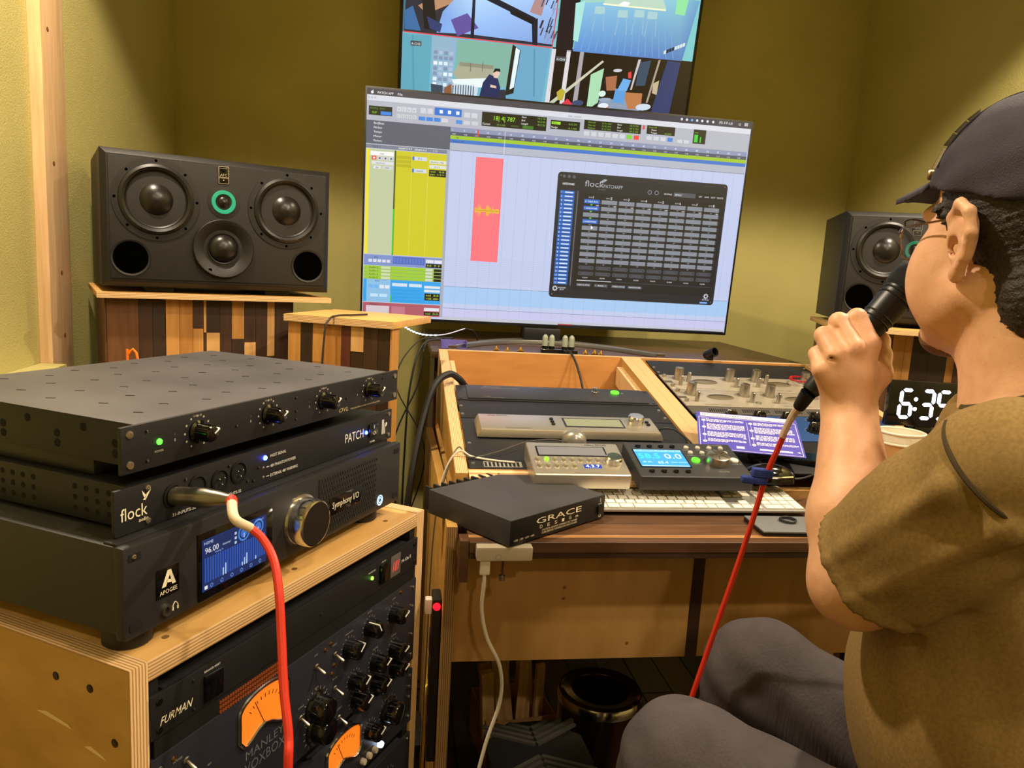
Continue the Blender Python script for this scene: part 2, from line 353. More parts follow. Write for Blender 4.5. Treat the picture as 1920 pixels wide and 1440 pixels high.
# --- spacer blocks between the units
for dx, lab in ((.06, 'small black block between the two thin units, at the green-light end'), (.40, 'small black block between the two thin units, at the power-switch end')):
    dy = .16; z0 = fk.location.z+.0421; z1 = ov.location.z+.0011
    p = fk.location+Vector((math.cos(RZ)*dx-math.sin(RZ)*dy, math.sin(RZ)*dx+math.cos(RZ)*dy, 0))
    s_ = MB().box(-.03, .03, -.10, .10, 0, z1-z0-.0004).build('spacer_block', BLK2, None, .002); s_.location = (p.x, p.y, z0+.0002); s_.rotation_euler = (0, 0, RZ)
    tag(s_, lab, 'block', 'spacers between stacked units')
# --- audio interface with screen, lowest of the stack on the cabinet
ap = unit('audio_interface', 'tall charcoal audio interface with blue touch screen and silver control knob', (-.2289, .6664, .8078), (0, 0, RZ), .088, .36, bodyh=.083, bodym=mat('charcoal_case', '#2c2b29', .5, bump=.2, bscale=900), panelm=mat('charcoal_front', '#232224', .5, bump=.15, bscale=900), pt=.012, inset=.004, bevp=.003)
B('top_lip', mat('charcoal_front', ''), ap, .006, PW-.006, .013, .03, .0855, .0878, .0005)
for x in (.034, .436):
    for y in (.035, .31): mb = MB(); mb.lathe([(.021, 0), (.0225, .002), (.0225, .016), (.021, .0195), (.021, .024)], 28, T(x, y, -.0203)); mb.build('foot', BLK2, ap)
for x in (.012, .470):
    for z in (.077, .011): MB().prism([(-.006, -.0035), (.006, -.0035), (.0072, 0), (.006, .0035), (-.006, .0035), (-.0072, 0)], 0, .0006, FM(x, z)).build('mounting_slot', MATS['hole_black'], ap)
screws(ap, [(.011, .0775)], .0028)
B('logo_plate', BLKGL, ap, .035, .062, -.0012, 0, .0265, .055, .0008)
mb = MB()
for pts in ([(.0405, .0365), (.0455, .0365), (.0505, .0480), (.0500, .052), (.0475, .052)], [(.0490, .0520), (.0515, .052), (.0575, .0365), (.0530, .0365)], [(.0455, .0405), (.0472, .0433), (.0525, .0415), (.0535, .0385), (.0490, .0395)]): mb.quad([(x, -.0016, z) for x, z in pts])
mb.text('APOGEE', .0042, FM(.0485, .0295, -.0016), 'c', wide=.021); mb.text('CONTROL', .0036, FM(.241, .0665, -.0004), 'c', wide=.016); mb.build('panel_lettering', MATS['cream_print'], ap)
mb = MB(); mb.lathe([(.0055, 0), (.0055, .003), (.0035, .003), (.0032, .0008)], 20, FM(.046, .0125), cap=False); hj = mb.build('headphone_jack', STEEL, ap); MB().disc(.0034, FM(.046, .0125, -.0006), 14).build('jack_hole', MATS['hole_black'], hj)
mb = MB(); mb.tube([(.0545, -.0004, .0095), (.0545, -.0004, .013), (.0575, -.0004, .0165), (.0605, -.0004, .013), (.0605, -.0004, .0095)], .0005, 4, 4); mb.box(.0537, .0553, -.0006, 0, .0085, .0115); mb.box(.0597, .0613, -.0006, 0, .0085, .0115); mb.build('headphone_mark', MATS['cream_print'], ap)
bz = B('touch_screen', BLKGL, ap, .086, .197, -.0012, 0, .003, .0735, .0008)
mb = MB(); y = -.0016
def sq(mb, x0, x1, z0, z1, c, dy=0): mb.quad([(x0, y-dy, z0), (x1, y-dy, z0), (x1, y-dy, z1), (x0, y-dy, z1)], None, c)
sq(mb, .091, .186, .012, .066, '#1a3f8c'); sq(mb, .0915, .1855, .0125, .0655, '#122b66', .00015)
sq(mb, .093, .184, .020, .047, '#0e2152', .0003)
for k in range(26): sq(mb, .0935+k*.0035, .0960+k*.0035, .0205, .0465, '#2b57b8', .0005)
for k in range(26):
    if k in (7, 8, 15, 16, 17, 21): sq(mb, .0938+k*.0035, .0957+k*.0035, .0205, .0205+.004+.004*(k % 3), '#bcd6ff', .0007)
mb.text('HOME', .0032, FM(.0935, .0605, y-.0005), col='#d8e6ff'); mb.text('96.00', .0062, FM(.0945, .0510, y-.0005), col='#ffffff'); mb.text('Internal', .0026, FM(.119, .0525, y-.0005), col='#d8e6ff'); mb.text('Analog In', .0022, FM(.108, .0480, y-.0005), col='#9fbfff')
for x in (.150, .172):
    mb.disc(.0088, FM(x, .056, y-.0005), 28, '#4d8de8', .0068); mb.disc(.0050, FM(x, .056, y-.0006), 24, '#3f78d8')
    sq(mb, x-.0005, x+.0005, .051, .056, '#e0ecff', .0008)
for k in range(6): mb.disc(.0021, FM(.103+.0145*k, .0158, y-.0005), 14, '#6fa4f2', .0014)
mb.box(.0935, .0975, y-.0006, y-.0005, .0140, .0175, None, '#ffffff'); mb.text('SETTINGS', .0022, FM(.168, .0655-.0035, y-.0006), col='#9fbfff'); 
for z in (.058, .053, .048): sq(mb, .136, .139, z, z+.0028, '#c9dcff', .0006)
mb.build('screen_picture', screen_mat('interface_screen', .8), bz)
mb = MB(); mb.lathe([(.0315, 0), (.0315, .0015), (.0285, .002), (.0285, .020), (.0272, .0225), (.0255, .0232)], 48, FM(.249, .0395), cap=False); kn = mb.build('control_knob', CHROME, ap)
mb = MB(); mb.lathe([(.0256, .0231), (.024, .0228), (.0001, .0228)], 48, FM(.249, .0395)); mb.build('knob_cap', mat('dark_knob_face', '#37322c', .3, .6), kn)
gp = B('grille_panel', mat('grille_black', '#1b1a1a', .5), ap, .284, .414, -.0010, 0, .006, .0805, .0012)
mb = MB()
for r in range(10):
    for c in range(24): 
        x = .2875+c*.0054+(r % 2)*.0025; z = .010+r*.0073
        if not (.304 < x < .376 and .026 < z < .052): mb.box(x, x+.0024, -.0019, -.0010, z, z+.0030)
mb.build('grille_studs', mat('stud_black', '#2b2a29', .45), gp)['kind'] = 'stuff'
npl = B('name_plate', BLKGL, ap, .305, .376, -.0020, -.0010, .027, .051, .0008)
MB().text('Symphony I/O', .0085, FM(.3105, .0355, -.0024), wide=.060).build('name_lettering', MATS['cream_print'], npl)
mb = MB(); mb.disc(.0075, FM(.428, .0145, -.0006), 28, None, .0058); mb.disc(.0042, FM(.428, .0145, -.0006), 20, None, .003); mb.build('power_button', emis('power_glow', '#a8d0ff', 4), ap)
# --- units mounted in the cabinet
CROT = (0, 0, CRZ); cx = Vector((math.cos(CRZ), math.sin(CRZ), 0)); cy = Vector((-math.sin(CRZ), math.cos(CRZ), 0))
def cab_loc(z, x=.0205, y=-.002): p = CO+cx*x+cy*y; return (p.x, p.y, z)
fu = unit('power_conditioner', 'black power conditioner with red meter and green light at the top of the cabinet', cab_loc(.707), CROT, .0437, .2)
dx = -.0205
MB().text('FURMAN', .0085, FM(.030+dx, .011, -.0004), wide=.037, shear=.3).build('maker_lettering', MATS['cream_print'], fu)
B('rocker_switch', BLKGL, fu, .083+dx, .107+dx, -.004, 0, .006, .034, .002)
mb = MB(); mb.text('BREAKER RESET', .0022, FM(.095+dx, .0365, -.0004), 'c'); mb.text('PROTECTED', .0022, FM(.381+dx, .0325, -.0004), 'c'); mb.text('CIRCUIT', .0020, FM(.410+dx, .0375, -.0004), 'c'); mb.text('M-10x E', .0052, FM(.458+dx, .0185, -.0004), wide=.026); mb.build('panel_lettering', WHITE, fu)
led(fu, .381+dx, .0245, '#7dff3a', 5, .0026)
B('breaker', BLKGL, fu, .400+dx, .424+dx, -.0035, 0, .008, .036, .002)
mw = B('meter_window', mat('meter_grey', '#5b5350', .3), fu, .428+dx, .454+dx, -.001, 0, .006, .0375, .0005)
mb = MB()
for i, (x, z) in enumerate(((.432, .014), (.437, .0235), (.440, .017), (.445, .0245))): mb.quad([(x+dx, -.0013, .014), (x+.0022+dx, -.0013, .014), (x+.0052+dx, -.0013, .028), (x+.0032+dx, -.0013, .028)])
mb.build('meter_mark', emis('meter_red', '#d84a3a', 1.2), mw)
screws(fu, [(.009, .036), (.009, .0075), (.474, .036), (.474, .0075)], .0035, BLKGL)
screws(fu, [(.05, .036), (.05, .006), (.25, .02)], .0017, MATS['dark_steel'], 'panel_screws')
# channel strip with a big amber meter
VX = mat('navy_panel', '#23242e', .42, bump=.1, bscale=700)
AMB = mat('amber_meter', '#b8641c', .5, emit='#ff7a1c', es=.75)
vb = unit('channel_strip', 'dark blue-grey channel strip with a large amber meter and many knobs', cab_loc(.5545), CROT, .1325, .3, panelm=VX, pt=.005)
mb = MB()
for i in range(28):
    for j in range(3): mb.box(.085+i*.0036, .0868+i*.0036, -.0004, .001, .1335+j*.0052, .1368+j*.0052)
gv = mb.build('glowing_vent_holes', emis('tube_glow', '#c2561e', .35), vb); gv['kind'] = 'stuff'
B('dark_gap_strip', mat('gap_black', '#0a0a0b', .6), vb, .004, PW-.004, .0012, .003, .1325, .1515)  # black sheet standing in for the unlit gap above the channel strip
def meter(u, x, z, w_, h_, me_col=AMB, tilt=0):
    M = FM(x, z) @ Matrix.Rotation(tilt, 4, 'Z')
    pol = [(-w_/2, -h_*.28), (-w_/2, 0)]+[(w_/2*math.cos(a), h_*.28+h_*.3*math.sin(a)) for a in [math.pi*(1-k/10) for k in range(11)]][0:]+[(w_/2, 0), (w_/2, -h_*.28), (w_*.36, -h_*.45), (0, -h_*.22), (-w_*.36, -h_*.45)]
    mb = MB(); pts = [M @ Vector((a, b, .0015)) for a, b in pol]; pts.append(pts[0]); mb.tube(pts, .0022, 6, 3); r_ = mb.build('meter_bezel', CHROME, u)
    mb = MB(); mb.prism(pol, 0, .0012, M); d = mb.build('meter_dial', me_col, r_)
    mb = MB(); 
    for k in range(9): a = rad(-42+10.5*k); mb.box(-.0004, .0004, h_*.58, h_*.66, .0014, .0017, M @ T(0, -h_*.25, 0) @ Matrix.Rotation(-a, 4, 'Z'))
    mb.box(-.0004, .0004, .0, h_*.68, .0014, .0018, M @ T(0, -h_*.25, 0) @ Matrix.Rotation(rad(25), 4, 'Z')); mb.build('scale_and_needle', mat('needle_dark', '#3a2008', .6), d)
meter(vb, .171+dx, .099, .078, .056)
mb = MB(); mb.text('MANLEY', .0105, FM(.142+dx, .0565, -.0005), wide=.062); mb.text('VOXBOX', .0125, FM(.140+dx, .040, -.0005), wide=.066); mb.build('maker_lettering', mat('silver_print', '#6f6f78', .4, .3), vb)
KB = knob_mesh('knob', .0125, .020, BLKGL, n=24); KBIG = knob_mesh('knob', .0175, .022, BLKGL, skirt=.021, n=32)
KPB = MB(); KPB.box(-.0008, .0008, .000, .0125, .0199, .0206); KPB.box(-.0008, .0008, .0112, .0126, .004, .0203); KPB = KPB.mesh('pointer', WHITE)
Z0 = .5545
vk = [(.330, .654, 50), (.378, .662, -30), (.440, .655, 70), (.443, .600, 75), (.395, .603, 70), (.344, .601, 60), (.446, .561, 75), (.397, .566, 72), (.351, .566, 68)]
mb = MB()
for x, z, a in vk:
    x += dx; z -= Z0; z = min(max(z, .016), .118); knob(vb, x, z, KB, KPB, rad(-a)); ticks(mb, x, z, .0145, .0172, 13, -140, 140, .0004)
for x, z in ((.264, .603), (.266, .566)):
    x += dx; z -= Z0; z = max(z, .02); knob(vb, x, z+.004, KBIG, KPB, rad(-60)); ticks(mb, x, z+.004, .0225, .026, 15, -140, 140, .0005)
for s_, x, z in (('LINE', .262, .676), ('INPUT', .30, .672), ('DE-ESS', .378, .683), ('THRESHOLD', .330, .674), ('COMP', .44, .677), ('RELEASE', .395, .622), ('ATTACK', .443, .620), ('GAIN', .264, .632), ('PHASE', .302, .625), ('SOURCE', .312, .577), ('FREQUENCY', .351, .584), ('LEVEL', .446, .581), ('BYPASS', .235, .622), ('POWER', .05, .67), ('MIC', .06, .61), ('48V', .09, .64), ('HI-PASS', .085, .59)):
    mb.text(s_, .0024, FM(x+dx, z-Z0, -.0005), 'c')
mb.build('panel_lettering', mat('faint_print', '#8f8b84', .6), vb)
TOG = MB(); TOG.lathe([(.0042, 0), (.0042, .0015), (.003, .002), (.0018, .003), (.0022, .014), (.0014, .0155), (.0001, .016)], 12); TOG = TOG.mesh('toggle_switch', STEEL)
for x, z in ((.263, .662), (.301, .660), (.302, .613), (.234, .610), (.312, .565), (.06, .665), (.085, .612), (.1, .565), (.055, .57)): inst('toggle_switch', TOG, vb, FM(x+dx, max(z-Z0, .012)) @ Matrix.Rotation(rad(25), 4, 'X'))
screws(vb, [(x+dx, z-Z0) for x, z in ((.281, .675), (.296, .635), (.292, .678), (.297, .600), (.39, .66), (.46, .68), (.41, .64), (.296, .58), (.045, .675), (.04, .64), (.3, .645))], .0026, GOLD, 'brass_screws')
screws(vb, [(.009, .12), (.009, .045), (.009, .012), (.474, .12), (.474, .09), (.474, .045), (.474, .012)], .0026)
# second amber-meter compressor
lc = unit('compressor', 'black compressor with a smaller amber meter and white lights under the channel strip', cab_loc(.4515), CROT, .088, .3, panelm=VX, pt=.005)
meter(lc, .325+dx, .057, .075, .052)
mb = MB()
for x, z, K, a in ((.386, .052, KB, -70), (.435, .055, KBIG, 60), (.23, .055, KBIG, 20), (.15, .055, KBIG, -30)): knob(lc, x+dx, z, K, KPB, rad(a)); ticks(mb, x+dx, z, .0215 if K is KBIG else .0145, .025 if K is KBIG else .018, 13, -140, 140, .0004)
mb.text('GAIN', .0028, FM(.435+dx, .024, -.0005), 'c'); mb.text('REDUCTION', .0028, FM(.386+dx, .024, -.0005), 'c'); mb.build('panel_lettering', MATS['faint_print'], lc)
for k in range(4):
    x = .37+k*.0145+dx; mb = MB(); mb.lathe([(.0048, 0), (.0048, .004), (.004, .006), (.0001, .0063)], 16, FM(x, .0145)); mb.build('push_button', emis('button_glow', '#cfe6ff', 5) if k == 3 else mat('button_cream', '#b9ad98', .5), lc)
screws(lc, [(.009, .08), (.009, .01), (.474, .08), (.474, .062), (.474, .045), (.474, .012)], .0026)
lu = unit('equalizer', 'plain black rack equaliser at the bottom of the plywood cabinet', cab_loc(.345), CROT, .088, .3, panelm=BLK, pt=.004)
mb = MB()
for k in range(6): knob(lu, .06+k*.072, .05, KB, KPB, rad(30*k-70)); ticks(mb, .06+k*.072, .05, .0145, .018, 11, -140, 140, .0004)
mb.build('panel_marks', MATS['faint_print'], lu); screws(lu, [(.009, .08), (.009, .01), (.474, .08), (.474, .01)], .0026)
# ================================================================== wood tones
WD = {k: mat('wood_'+k, a, .5, noise=1, nscale=10, nstretch=(8, 8, .7), col2=b) for k, a, b in (
    ('tan', '#c08a48', '#a8763a'), ('pale', '#cda066', '#b98a50'), ('honey', '#b07a3a', '#98642c'), ('brown', '#6b4524', '#53331a'), ('dark', '#432a18', '#321d10'), ('umber', '#332013', '#24150c'), ('red', '#5a2a1c', '#471f14'))}
def mosaic(par, x0, x1, ztop, zbot, y, cols=None):
    """upright wood strips of mixed tone, each a child; cols = [(x0,x1,[(z_lower,tone),...])]"""
    if not cols:
        cols = []; x = x0
        while x < x1-.008:
            wd = min(random.choice((.02, .026, .032, .045)), x1-x); cols.append((x, x+wd, [])); x += wd
    for a, b, parts in cols:
        z = ztop
        while z > zbot+.01:
            if parts: zl, tone = parts.pop(0); zl = max(zl, zbot)
            else: zl = max(zbot, z-random.uniform(.12, .42)); tone = random.choice(('tan', 'dark', 'pale', 'brown', 'umber', 'honey'))
            MB().box(a+.0004, b-.0004, y-random.uniform(.006, .0085), y, zl+.0004, z-.0004).build('wood_strip', WD[tone], par)
            z = zl
# ================================================================== monitor loudspeakers
SPB = mat('speaker_black', '#131110', .48, bump=.2, bscale=700); CONE = mat('cone_black', '#121110', .42); SUR = mat('rubber_surround', '#151413', .38); TEAL = mat('teal_ring', '#1f9a82', .4)
def loudspeaker(loc, rz, label):
    s = thing('monitor_speaker', label, 'loudspeaker', loc, (0, 0, rz), 'studio monitor pair')
    W_, H_, D_ = .51, .30, .37
    mb = MB(); r = .012
    v = [(x, 0.0 if k else .012, z) for k, i in ((0, 0), (1, r)) for x, z in ((i, i), (W_-i, i), (W_-i, H_-i), (i, H_-i))]+[(x, D_, z) for x, z in ((0, 0), (W_, 0), (W_, H_), (0, H_))]
    mb.add(v, [(4, 5, 6, 7), (0, 1, 5, 4), (1, 2, 6, 5), (2, 3, 7, 6), (3, 0, 4, 7), (0, 8, 9, 1), (1, 9, 10, 2), (2, 10, 11, 3), (3, 11, 8, 0), (8, 11, 10, 9)]); mb.build('cabinet', SPB, s, .0012, 2)
    B('baffle', mat('baffle_black', '#151210', .55, bump=.3, bscale=900), s, .016, W_-.016, -.0035, .002, .018, H_-.016, .0012)
    y = -.0035
    for x in (.111, .400):
        mb = MB(); mb.lathe([(.091, 0), (.091, .0022), (.078, .003), (.078, .001)], 48, FM(x, .196, y), cap=False); wf = mb.build('woofer', SPB, s)
        mb = MB(); mb.lathe([(.079, .001), (.077, .006), (.071, .009), (.065, .006), (.062, .001)], 48, FM(x, .196, y), cap=False); mb.build('surround', SUR, wf)
        mb = MB(); mb.lathe([(.063, .002), (.055, -.003), (.042, -.012)], 48, FM(x, .196, y+.006-.006), cap=False); mb.build('cone', CONE, wf)
        mb = MB(); mb.lathe([(.0425, -.012), (.040, -.006), (.033, .002), (.022, .009), (.010, .0125), (.0001, .0135)], 40, FM(x, .196, y), cap=False); mb.build('dust_dome', mat('dome_black', '#171514', .3), wf)
        mb = MB(); mb.disc(.0645, FM(x, .196, y+.0005), 40); mb.build('basket', MATS['hole_black'] if 'hole_black' in MATS else BLK, wf)
    mb = MB(); mb.lathe([(.068, 0), (.066, .002), (.058, .0005), (.045, -.008), (.037, -.012), (.037, -.013)], 44, FM(.253, .096, y-.009), cap=False); mb.lathe([(.068, 0), (.068, .0095)], 44, FM(.253, .096, y), cap=False); md = mb.build('midrange', SPB, s)
    mb = MB(); mb.lathe([(.037, -.012), (.0355, -.006), (.033, -.007)], 36, FM(.253, .096, y-.009), cap=False); mb.build('surround', SUR, md)
    mb = MB(); mb.lathe([(.0335, -.007), (.029, .001), (.020, .007), (.009, .010), (.0001, .011)], 36, FM(.253, .096, y-.006), cap=False); mb.build('soft_dome', MATS['dome_black'], md)
    mb = MB(); mb.lathe([(.036, 0), (.036, .0012), (.027, .002)], 36, FM(.254, .203, y), cap=False); tw = mb.build('tweeter', SPB, s)
    mb = MB(); mb.lathe([(.0275, .0015), (.0265, .004), (.019, .004), (.0175, .001)], 36, FM(.254, .203, y), cap=False); mb.build('teal_ring', TEAL, tw)
    mb = MB(); mb.lathe([(.018, .001), (.0125, .0008), (.012, .003), (.009, .0055), (.0001, .007)], 30, FM(.254, .203, y), cap=False); mb.build('soft_dome', MATS['dome_black'], tw)
    for x in (.057, .454):
        mb = MB(); mb.lathe([(.041, 0), (.040, .0022), (.036, .001), (.036, -.002)], 36, FM(x, .065, y), cap=False); p_ = mb.build('port_rim', SPB, s)
        MB().disc(.0365, FM(x, .065, y-.0002), 32).build('port_opening', mat('port_void', '#020202', 1, spec=0), p_)
    bd = B('badge', BLKGL, s, .2415, .2665, y-.001, y, .2445, .2855, .0004)
    mb = MB(); y2 = y-.0013
    for a in ((.243, .2655, .2835, .2845), (.243, .2655, .2595, .2603), (.243, .2655, .2575, .2581), (.243, .2655, .2455, .2461), (.243, .2438, .2455, .2845), (.2647, .2655, .2455, .2845)): mb.box(a[0], a[1], y2, y2+.0002, a[2], a[3])
    mb.text('ATC', .0055, FM(.254, .2625, y2), 'c', wide=.015); mb.text('LOUDSPEAKER', .0016, FM(.254, .279, y2), 'c', wide=.017); mb.disc(.0014, FM(.254, .2535, y2), 10); mb.build('badge_marks', mat('badge_print', '#b5aa90', .5), bd)
    screws(s, [(.021, .279), (.161, .282), (.349, .283), (.490, .284), (.020, .027), (.161, .029), (.349, .029), (.491, .029), (.203, .146), (.305, .146), (.2, .043), (.306, .043)], .0038, mat('bolt_black', '#3a3733', .35, .8), 'baffle_bolts')
    mb = MB()
    for x in (.111, .400):
        for k in range(8): a = rad(k*45); mb.disc(.0032, FM(x+.0845*math.sin(a), .196+.0845*math.cos(a), y-.0031), 8)
    mb.disc(.0045, FM(.222, .045, y-.0100), 10); mb.build('bolt_recesses', MATS['port_void'], s)
    for x in (.09, .36):
        for yy in (.04, .27): B('isolation_pad', BLK2, s, x, x+.06, yy, yy+.06, -.0118, 0, .001)
    return s
SA = rad(22.775)
loudspeaker((-.644, 1.791, 1.063), SA, 'wide black monitor loudspeaker beside the pine batten, two woofers and teal tweeter ring')
loudspeaker((1.22, 1.969, 1.063), -SA, 'wide black monitor loudspeaker partly behind the man in the cap')
def stand(loc, rz, label, y0, cols):
    s = thing('speaker_stand', label, 'stand', loc, (0, 0, rz), 'patchwork wood speaker stands')
    B('top_board', PLYF, s, -.012, .515, y0, .40, 1.0375, 1.050, .001); B('board_edge', PLYZ, s, -.012, .515, y0-.001, y0, 1.0375, 1.050)
    B('body', WD['umber'], s, .008, .43, .035, .36, 0, 1.0373); mosaic(s, .008, .43, 1.036, 0.0, .035, cols)
    B('side_face', WD['brown'], s, .004, .008, .03, .36, 0, 1.036); return s
k = .000395
def cc(lst, x0=.008, cx0=145): return [(x0+(a-cx0)*k, x0+(b-cx0)*k, [(1.036-(yy-930)*k, t_) for yy, t_ in pp]) for a, b, pp in lst]
stand((-.644, 1.791, 0), SA, 'patchwork wood stand under the monitor beside the pine batten', -.006, cc([(145, 310, [(1700, 'brown')]), (310, 385, [(1500, 'dark')]), (385, 455, [(1800, 'umber')]), (455, 530, [(1600, 'tan')]), (530, 605, [(1700, 'honey')]), (605, 665, [(1105, 'dark'), (1600, 'tan')]), (665, 682, [(1130, 'pale')]), (682, 760, [(1130, 'umber'), (1700, 'pale')]), (760, 830, [(1500, 'dark')]), (830, 905, [(1170, 'tan'), (1300, 'umber')]), (905, 975, [(1190, 'dark'), (1600, 'pale')]), (975, 1045, [(1700, 'dark')]), (1045, 1092, [(1280, 'pale')]), (1092, 1195, [(1600, 'dark')])]))
stand((1.22, 1.969, 0), -SA, 'patchwork wood stand with pale board partly behind the man in the cap', -.10, None)
ss = thing('side_stand', 'low patchwork wood stand with overhanging pale board in front of the large television', 'stand', (-.253, 1.795, 0), (0, 0, rad(-22.2)))
B('top_board', mat('pale_board', '#d8ab68', .45, noise=1, nscale=8, nstretch=(1, 7, 7), col2='#c99a56'), ss, -.004, .267, 0, .245, 1.004, 1.020, .001); B('board_edge', PLYZ, ss, -.004, .267, -.001, 0, 1.004, 1.0196)
B('body', WD['umber'], ss, .002, .257, .016, .05, 0, 1.004); B('side_face', WD['tan'], ss, .257, .261, .008, .05, 0, 1.004)
mosaic(ss, .002, .257, 1.0036, 0, .016, [(.002+(a-1140)*.00045, .002+(b-1140)*.00045, [(1.0036-(yy-1050)*.00045, t_) for yy, t_ in pp]) for a, b, pp in [(1140, 1212, [(1600, 'tan')]), (1212, 1280, [(1700, 'umber')]), (1280, 1345, [(1250, 'tan'), (1600, 'honey')]), (1345, 1440, [(1400, 'honey')]), (1440, 1492, [(1600, 'red')]), (1492, 1562, [(1180, 'pale'), (1700, 'umber')]), (1562, 1640, [(1500, 'dark')]), (1640, 1706, [(1900, 'umber')])]])
# ================================================================== large television
TVT = rad(4.07)
tv = thing('television', 'large television on a silver stand showing audio editing software', 'television', (-.1143, 2.4304, .966), (TVT, 0, 0))
B('bezel', BLK2, tv, 0, 1.227, 0, .012, 0, .6958, .0015); B('rear_housing', BLK2, tv, .25, .98, .012, .05, .03, .42, .006)
ui = MB(); LY = [0]
def R_(x0, x1, z0, z1, c, d=0): ui.quad([(x0/1000, -.0006-d*.00012, z0/1000), (x1/1000, -.0006-d*.00012, z0/1000), (x1/1000, -.0006-d*.00012, z1/1000), (x0/1000, -.0006-d*.00012, z1/1000)], None, c)
def X_(s_, x, z, h, c, d=3, wide=None, al='l'): ui.text(s_, h/1000, FM(x/1000, z/1000, -.0006-d*.00012), al, None if wide is None else wide/1000, c)
x0, x1 = 6, 1220; zb, zt = 9, 690
R_(x0, x1, zb, zt, '#c3cdee'); 
R_(x0, x1, 672, zt, '#4a464e', 1); R_(620, x1, 672, zt, '#39384a', 2); ui.disc(.0042, FM(.021, .6790, -.0011), 14, '#f4f4f4'); ui.disc(.0014, FM(.0235, .6845, -.0011), 8, '#f4f4f4')
X_('PATCH APP', 37, 676, 7, '#ffffff', wide=46); X_('File', 96, 676, 7, '#ffffff', wide=14)
for i, x in enumerate((985, 1002, 1019, 1036, 1053, 1071, 1090)): ui.disc(.004, FM(x/1000, .683, -.0011), 10, '#dfe3f0' if i != 2 else '#59b0ff')
X_('(목) 오후 6:35', 1110, 680, 7, '#ffffff', wide=46); X_('Q', 1176, 680, 7, '#ffffff'); R_(1194, 1208, 681, 682.5, '#fff', 3) if 0 else None
for z in (680, 683.5, 687): R_(1196, 1208, z, z+1.5, '#ffffff', 3)
R_(x0, x1, 652, 672, '#dcdfe8', 1); 
for i in range(3): ui.disc(.0035, FM((12+i*9)/1000, .664, -.0011), 12, '#c2c4cc')
X_('Edit: untitled', 620, 659, 6, '#8a8d98', wide=40)
R_(x0, x1, 600, 656, '#b6b9c6', 2)
R_(12, 81, 615, 641, '#1c2416', 4); X_('SHUFFLE   SPOT', 15, 632, 5, '#6c8f3c', 5, 45); X_('SLIP', 22, 620, 6, '#9ad232', 5); R_(47, 79, 617, 627, '#3f86e0', 5)
for i in range(4): R_(95+i*15, 108+i*15, 631, 645, '#d3d6de', 4); X_('<|>+'[i], 99+i*15, 634, 6, '#444', 5)
for i in range(5): R_(95+i*12, 105+i*12, 613, 624, '#cfd2da', 4); X_(str(i+1), 98+i*12, 615.5, 5, '#555', 5)
for i in range(2): R_(165+i*20, 182+i*20, 632, 647, '#d3d6de', 4)
R_(207, 289, 630, 652, '#2f74d0', 4)
for i in range(3): R_(222+i*25, 232+i*25, 636, 646, '#eef4ff', 5)
for i in range(4): R_(160+i*23, 180+i*23, 611, 622, '#3f86e0' if i < 3 else '#d3d6de', 4)
for i in range(2): R_(297+i*22, 315+i*22, 631, 645, '#d3d6de', 4)
for i in range(3): R_(273+i*24, 292+i*24, 610, 621, '#4f90e4' if i == 0 else '#cfd2da', 4)
R_(351, 552, 611, 652, '#10160c', 4); X_('18| 4| 787', 388, 630, 13, '#a8f03c', 5, 66); X_('Cursor', 354, 615, 6, '#ffffff', 5); X_('37| 1| 605', 398, 615, 5, '#86c040', 5, 26); X_('-2095452', 440, 615, 5, '#5f8a30', 5, 26); R_(478, 512, 613, 622, '#3d7a26', 5)
for i, s_ in enumerate(('Start', 'End', 'Length')): X_(s_, 474, 644-i*9.5, 5.5, '#ffffff', 5); X_('18| 3| 720', 524, 644-i*9.5, 5.5, '#86c040', 5, 24)
R_(565, 658, 620, 646, '#10160c', 4); R_(568, 596, 634, 642, '#a0e030', 5); X_('Grid', 572, 635.5, 5, '#20300c', 6); X_('Nudge', 568, 623, 5.5, '#ffffff', 5); X_('0| 0| 240', 622, 635.5, 5, '#86c040', 5, 26); X_('0| 1| 000', 622, 623, 5, '#86c040', 5, 26)
R_(671, 855, 627, 655, '#10160c', 4)
for i, s_ in enumerate(('Pre-roll', 'Post-roll', 'Fade-in')): X_(s_, 684, 647-i*8.5, 5, '#86c040', 5, 22); X_('0| 0| 000', 728, 647-i*8.5, 5, '#6fa838', 5, 30)
for i, s_ in enumerate(('Start', 'End', 'Length')): X_(s_, 778, 647-i*8.5, 5, '#fff', 5) if 0 else X_(s_, 778, 647-i*8.5, 5, '#ffffff', 5); X_('18| 3| 720', 818, 647-i*8.5, 5, '#86c040', 5, 28)
for i in range(8): R_(673+i*23, 690+i*23, 609, 622, ('#d3d6de',)*6+('#7fd23c', '#f0463c') if 0 else ('#7fd23c' if i == 6 else '#f04a40' if i == 7 else '#d3d6de'), 4)
R_(860, 867, 642, 654, '#e04a4a', 4)
R_(874, 967, 630, 656, '#10160c', 4); X_('Count Off', 880, 648, 5, '#86c040', 5, 26); X_('Meter', 890, 640, 5, '#ffffff', 5); X_('Tempo', 888, 632, 5, '#ffffff', 5); X_('120.0000', 934, 632, 5, '#86c040', 5, 22)
for i in range(4): R_(876+i*23, 893+i*23, 612, 624, '#3f86e0' if i == 3 else '#d3d6de', 4)
for i in range(2): R_(978+i*22, 995+i*22, 611, 621, '#d3d6de', 4)
R_(1029, 1071, 613, 656, '#141c12', 4); R_(1033, 1045, 617, 640, '#35d23a', 5); R_(1052, 1056, 617, 634, '#35d23a', 5); R_(1033, 1045, 645, 647, '#7a9a30', 5)
R_(x0, 258, 533, 600, '#5c6070', 3)
for i, s_ in enumerate(('Bars|Beats', 'Min:Secs', 'Tempo', 'Meter', 'Markers')): X_(s_, 28, 590-i*12.5, 6, '#ffffff', 4, 24 if i else 30)
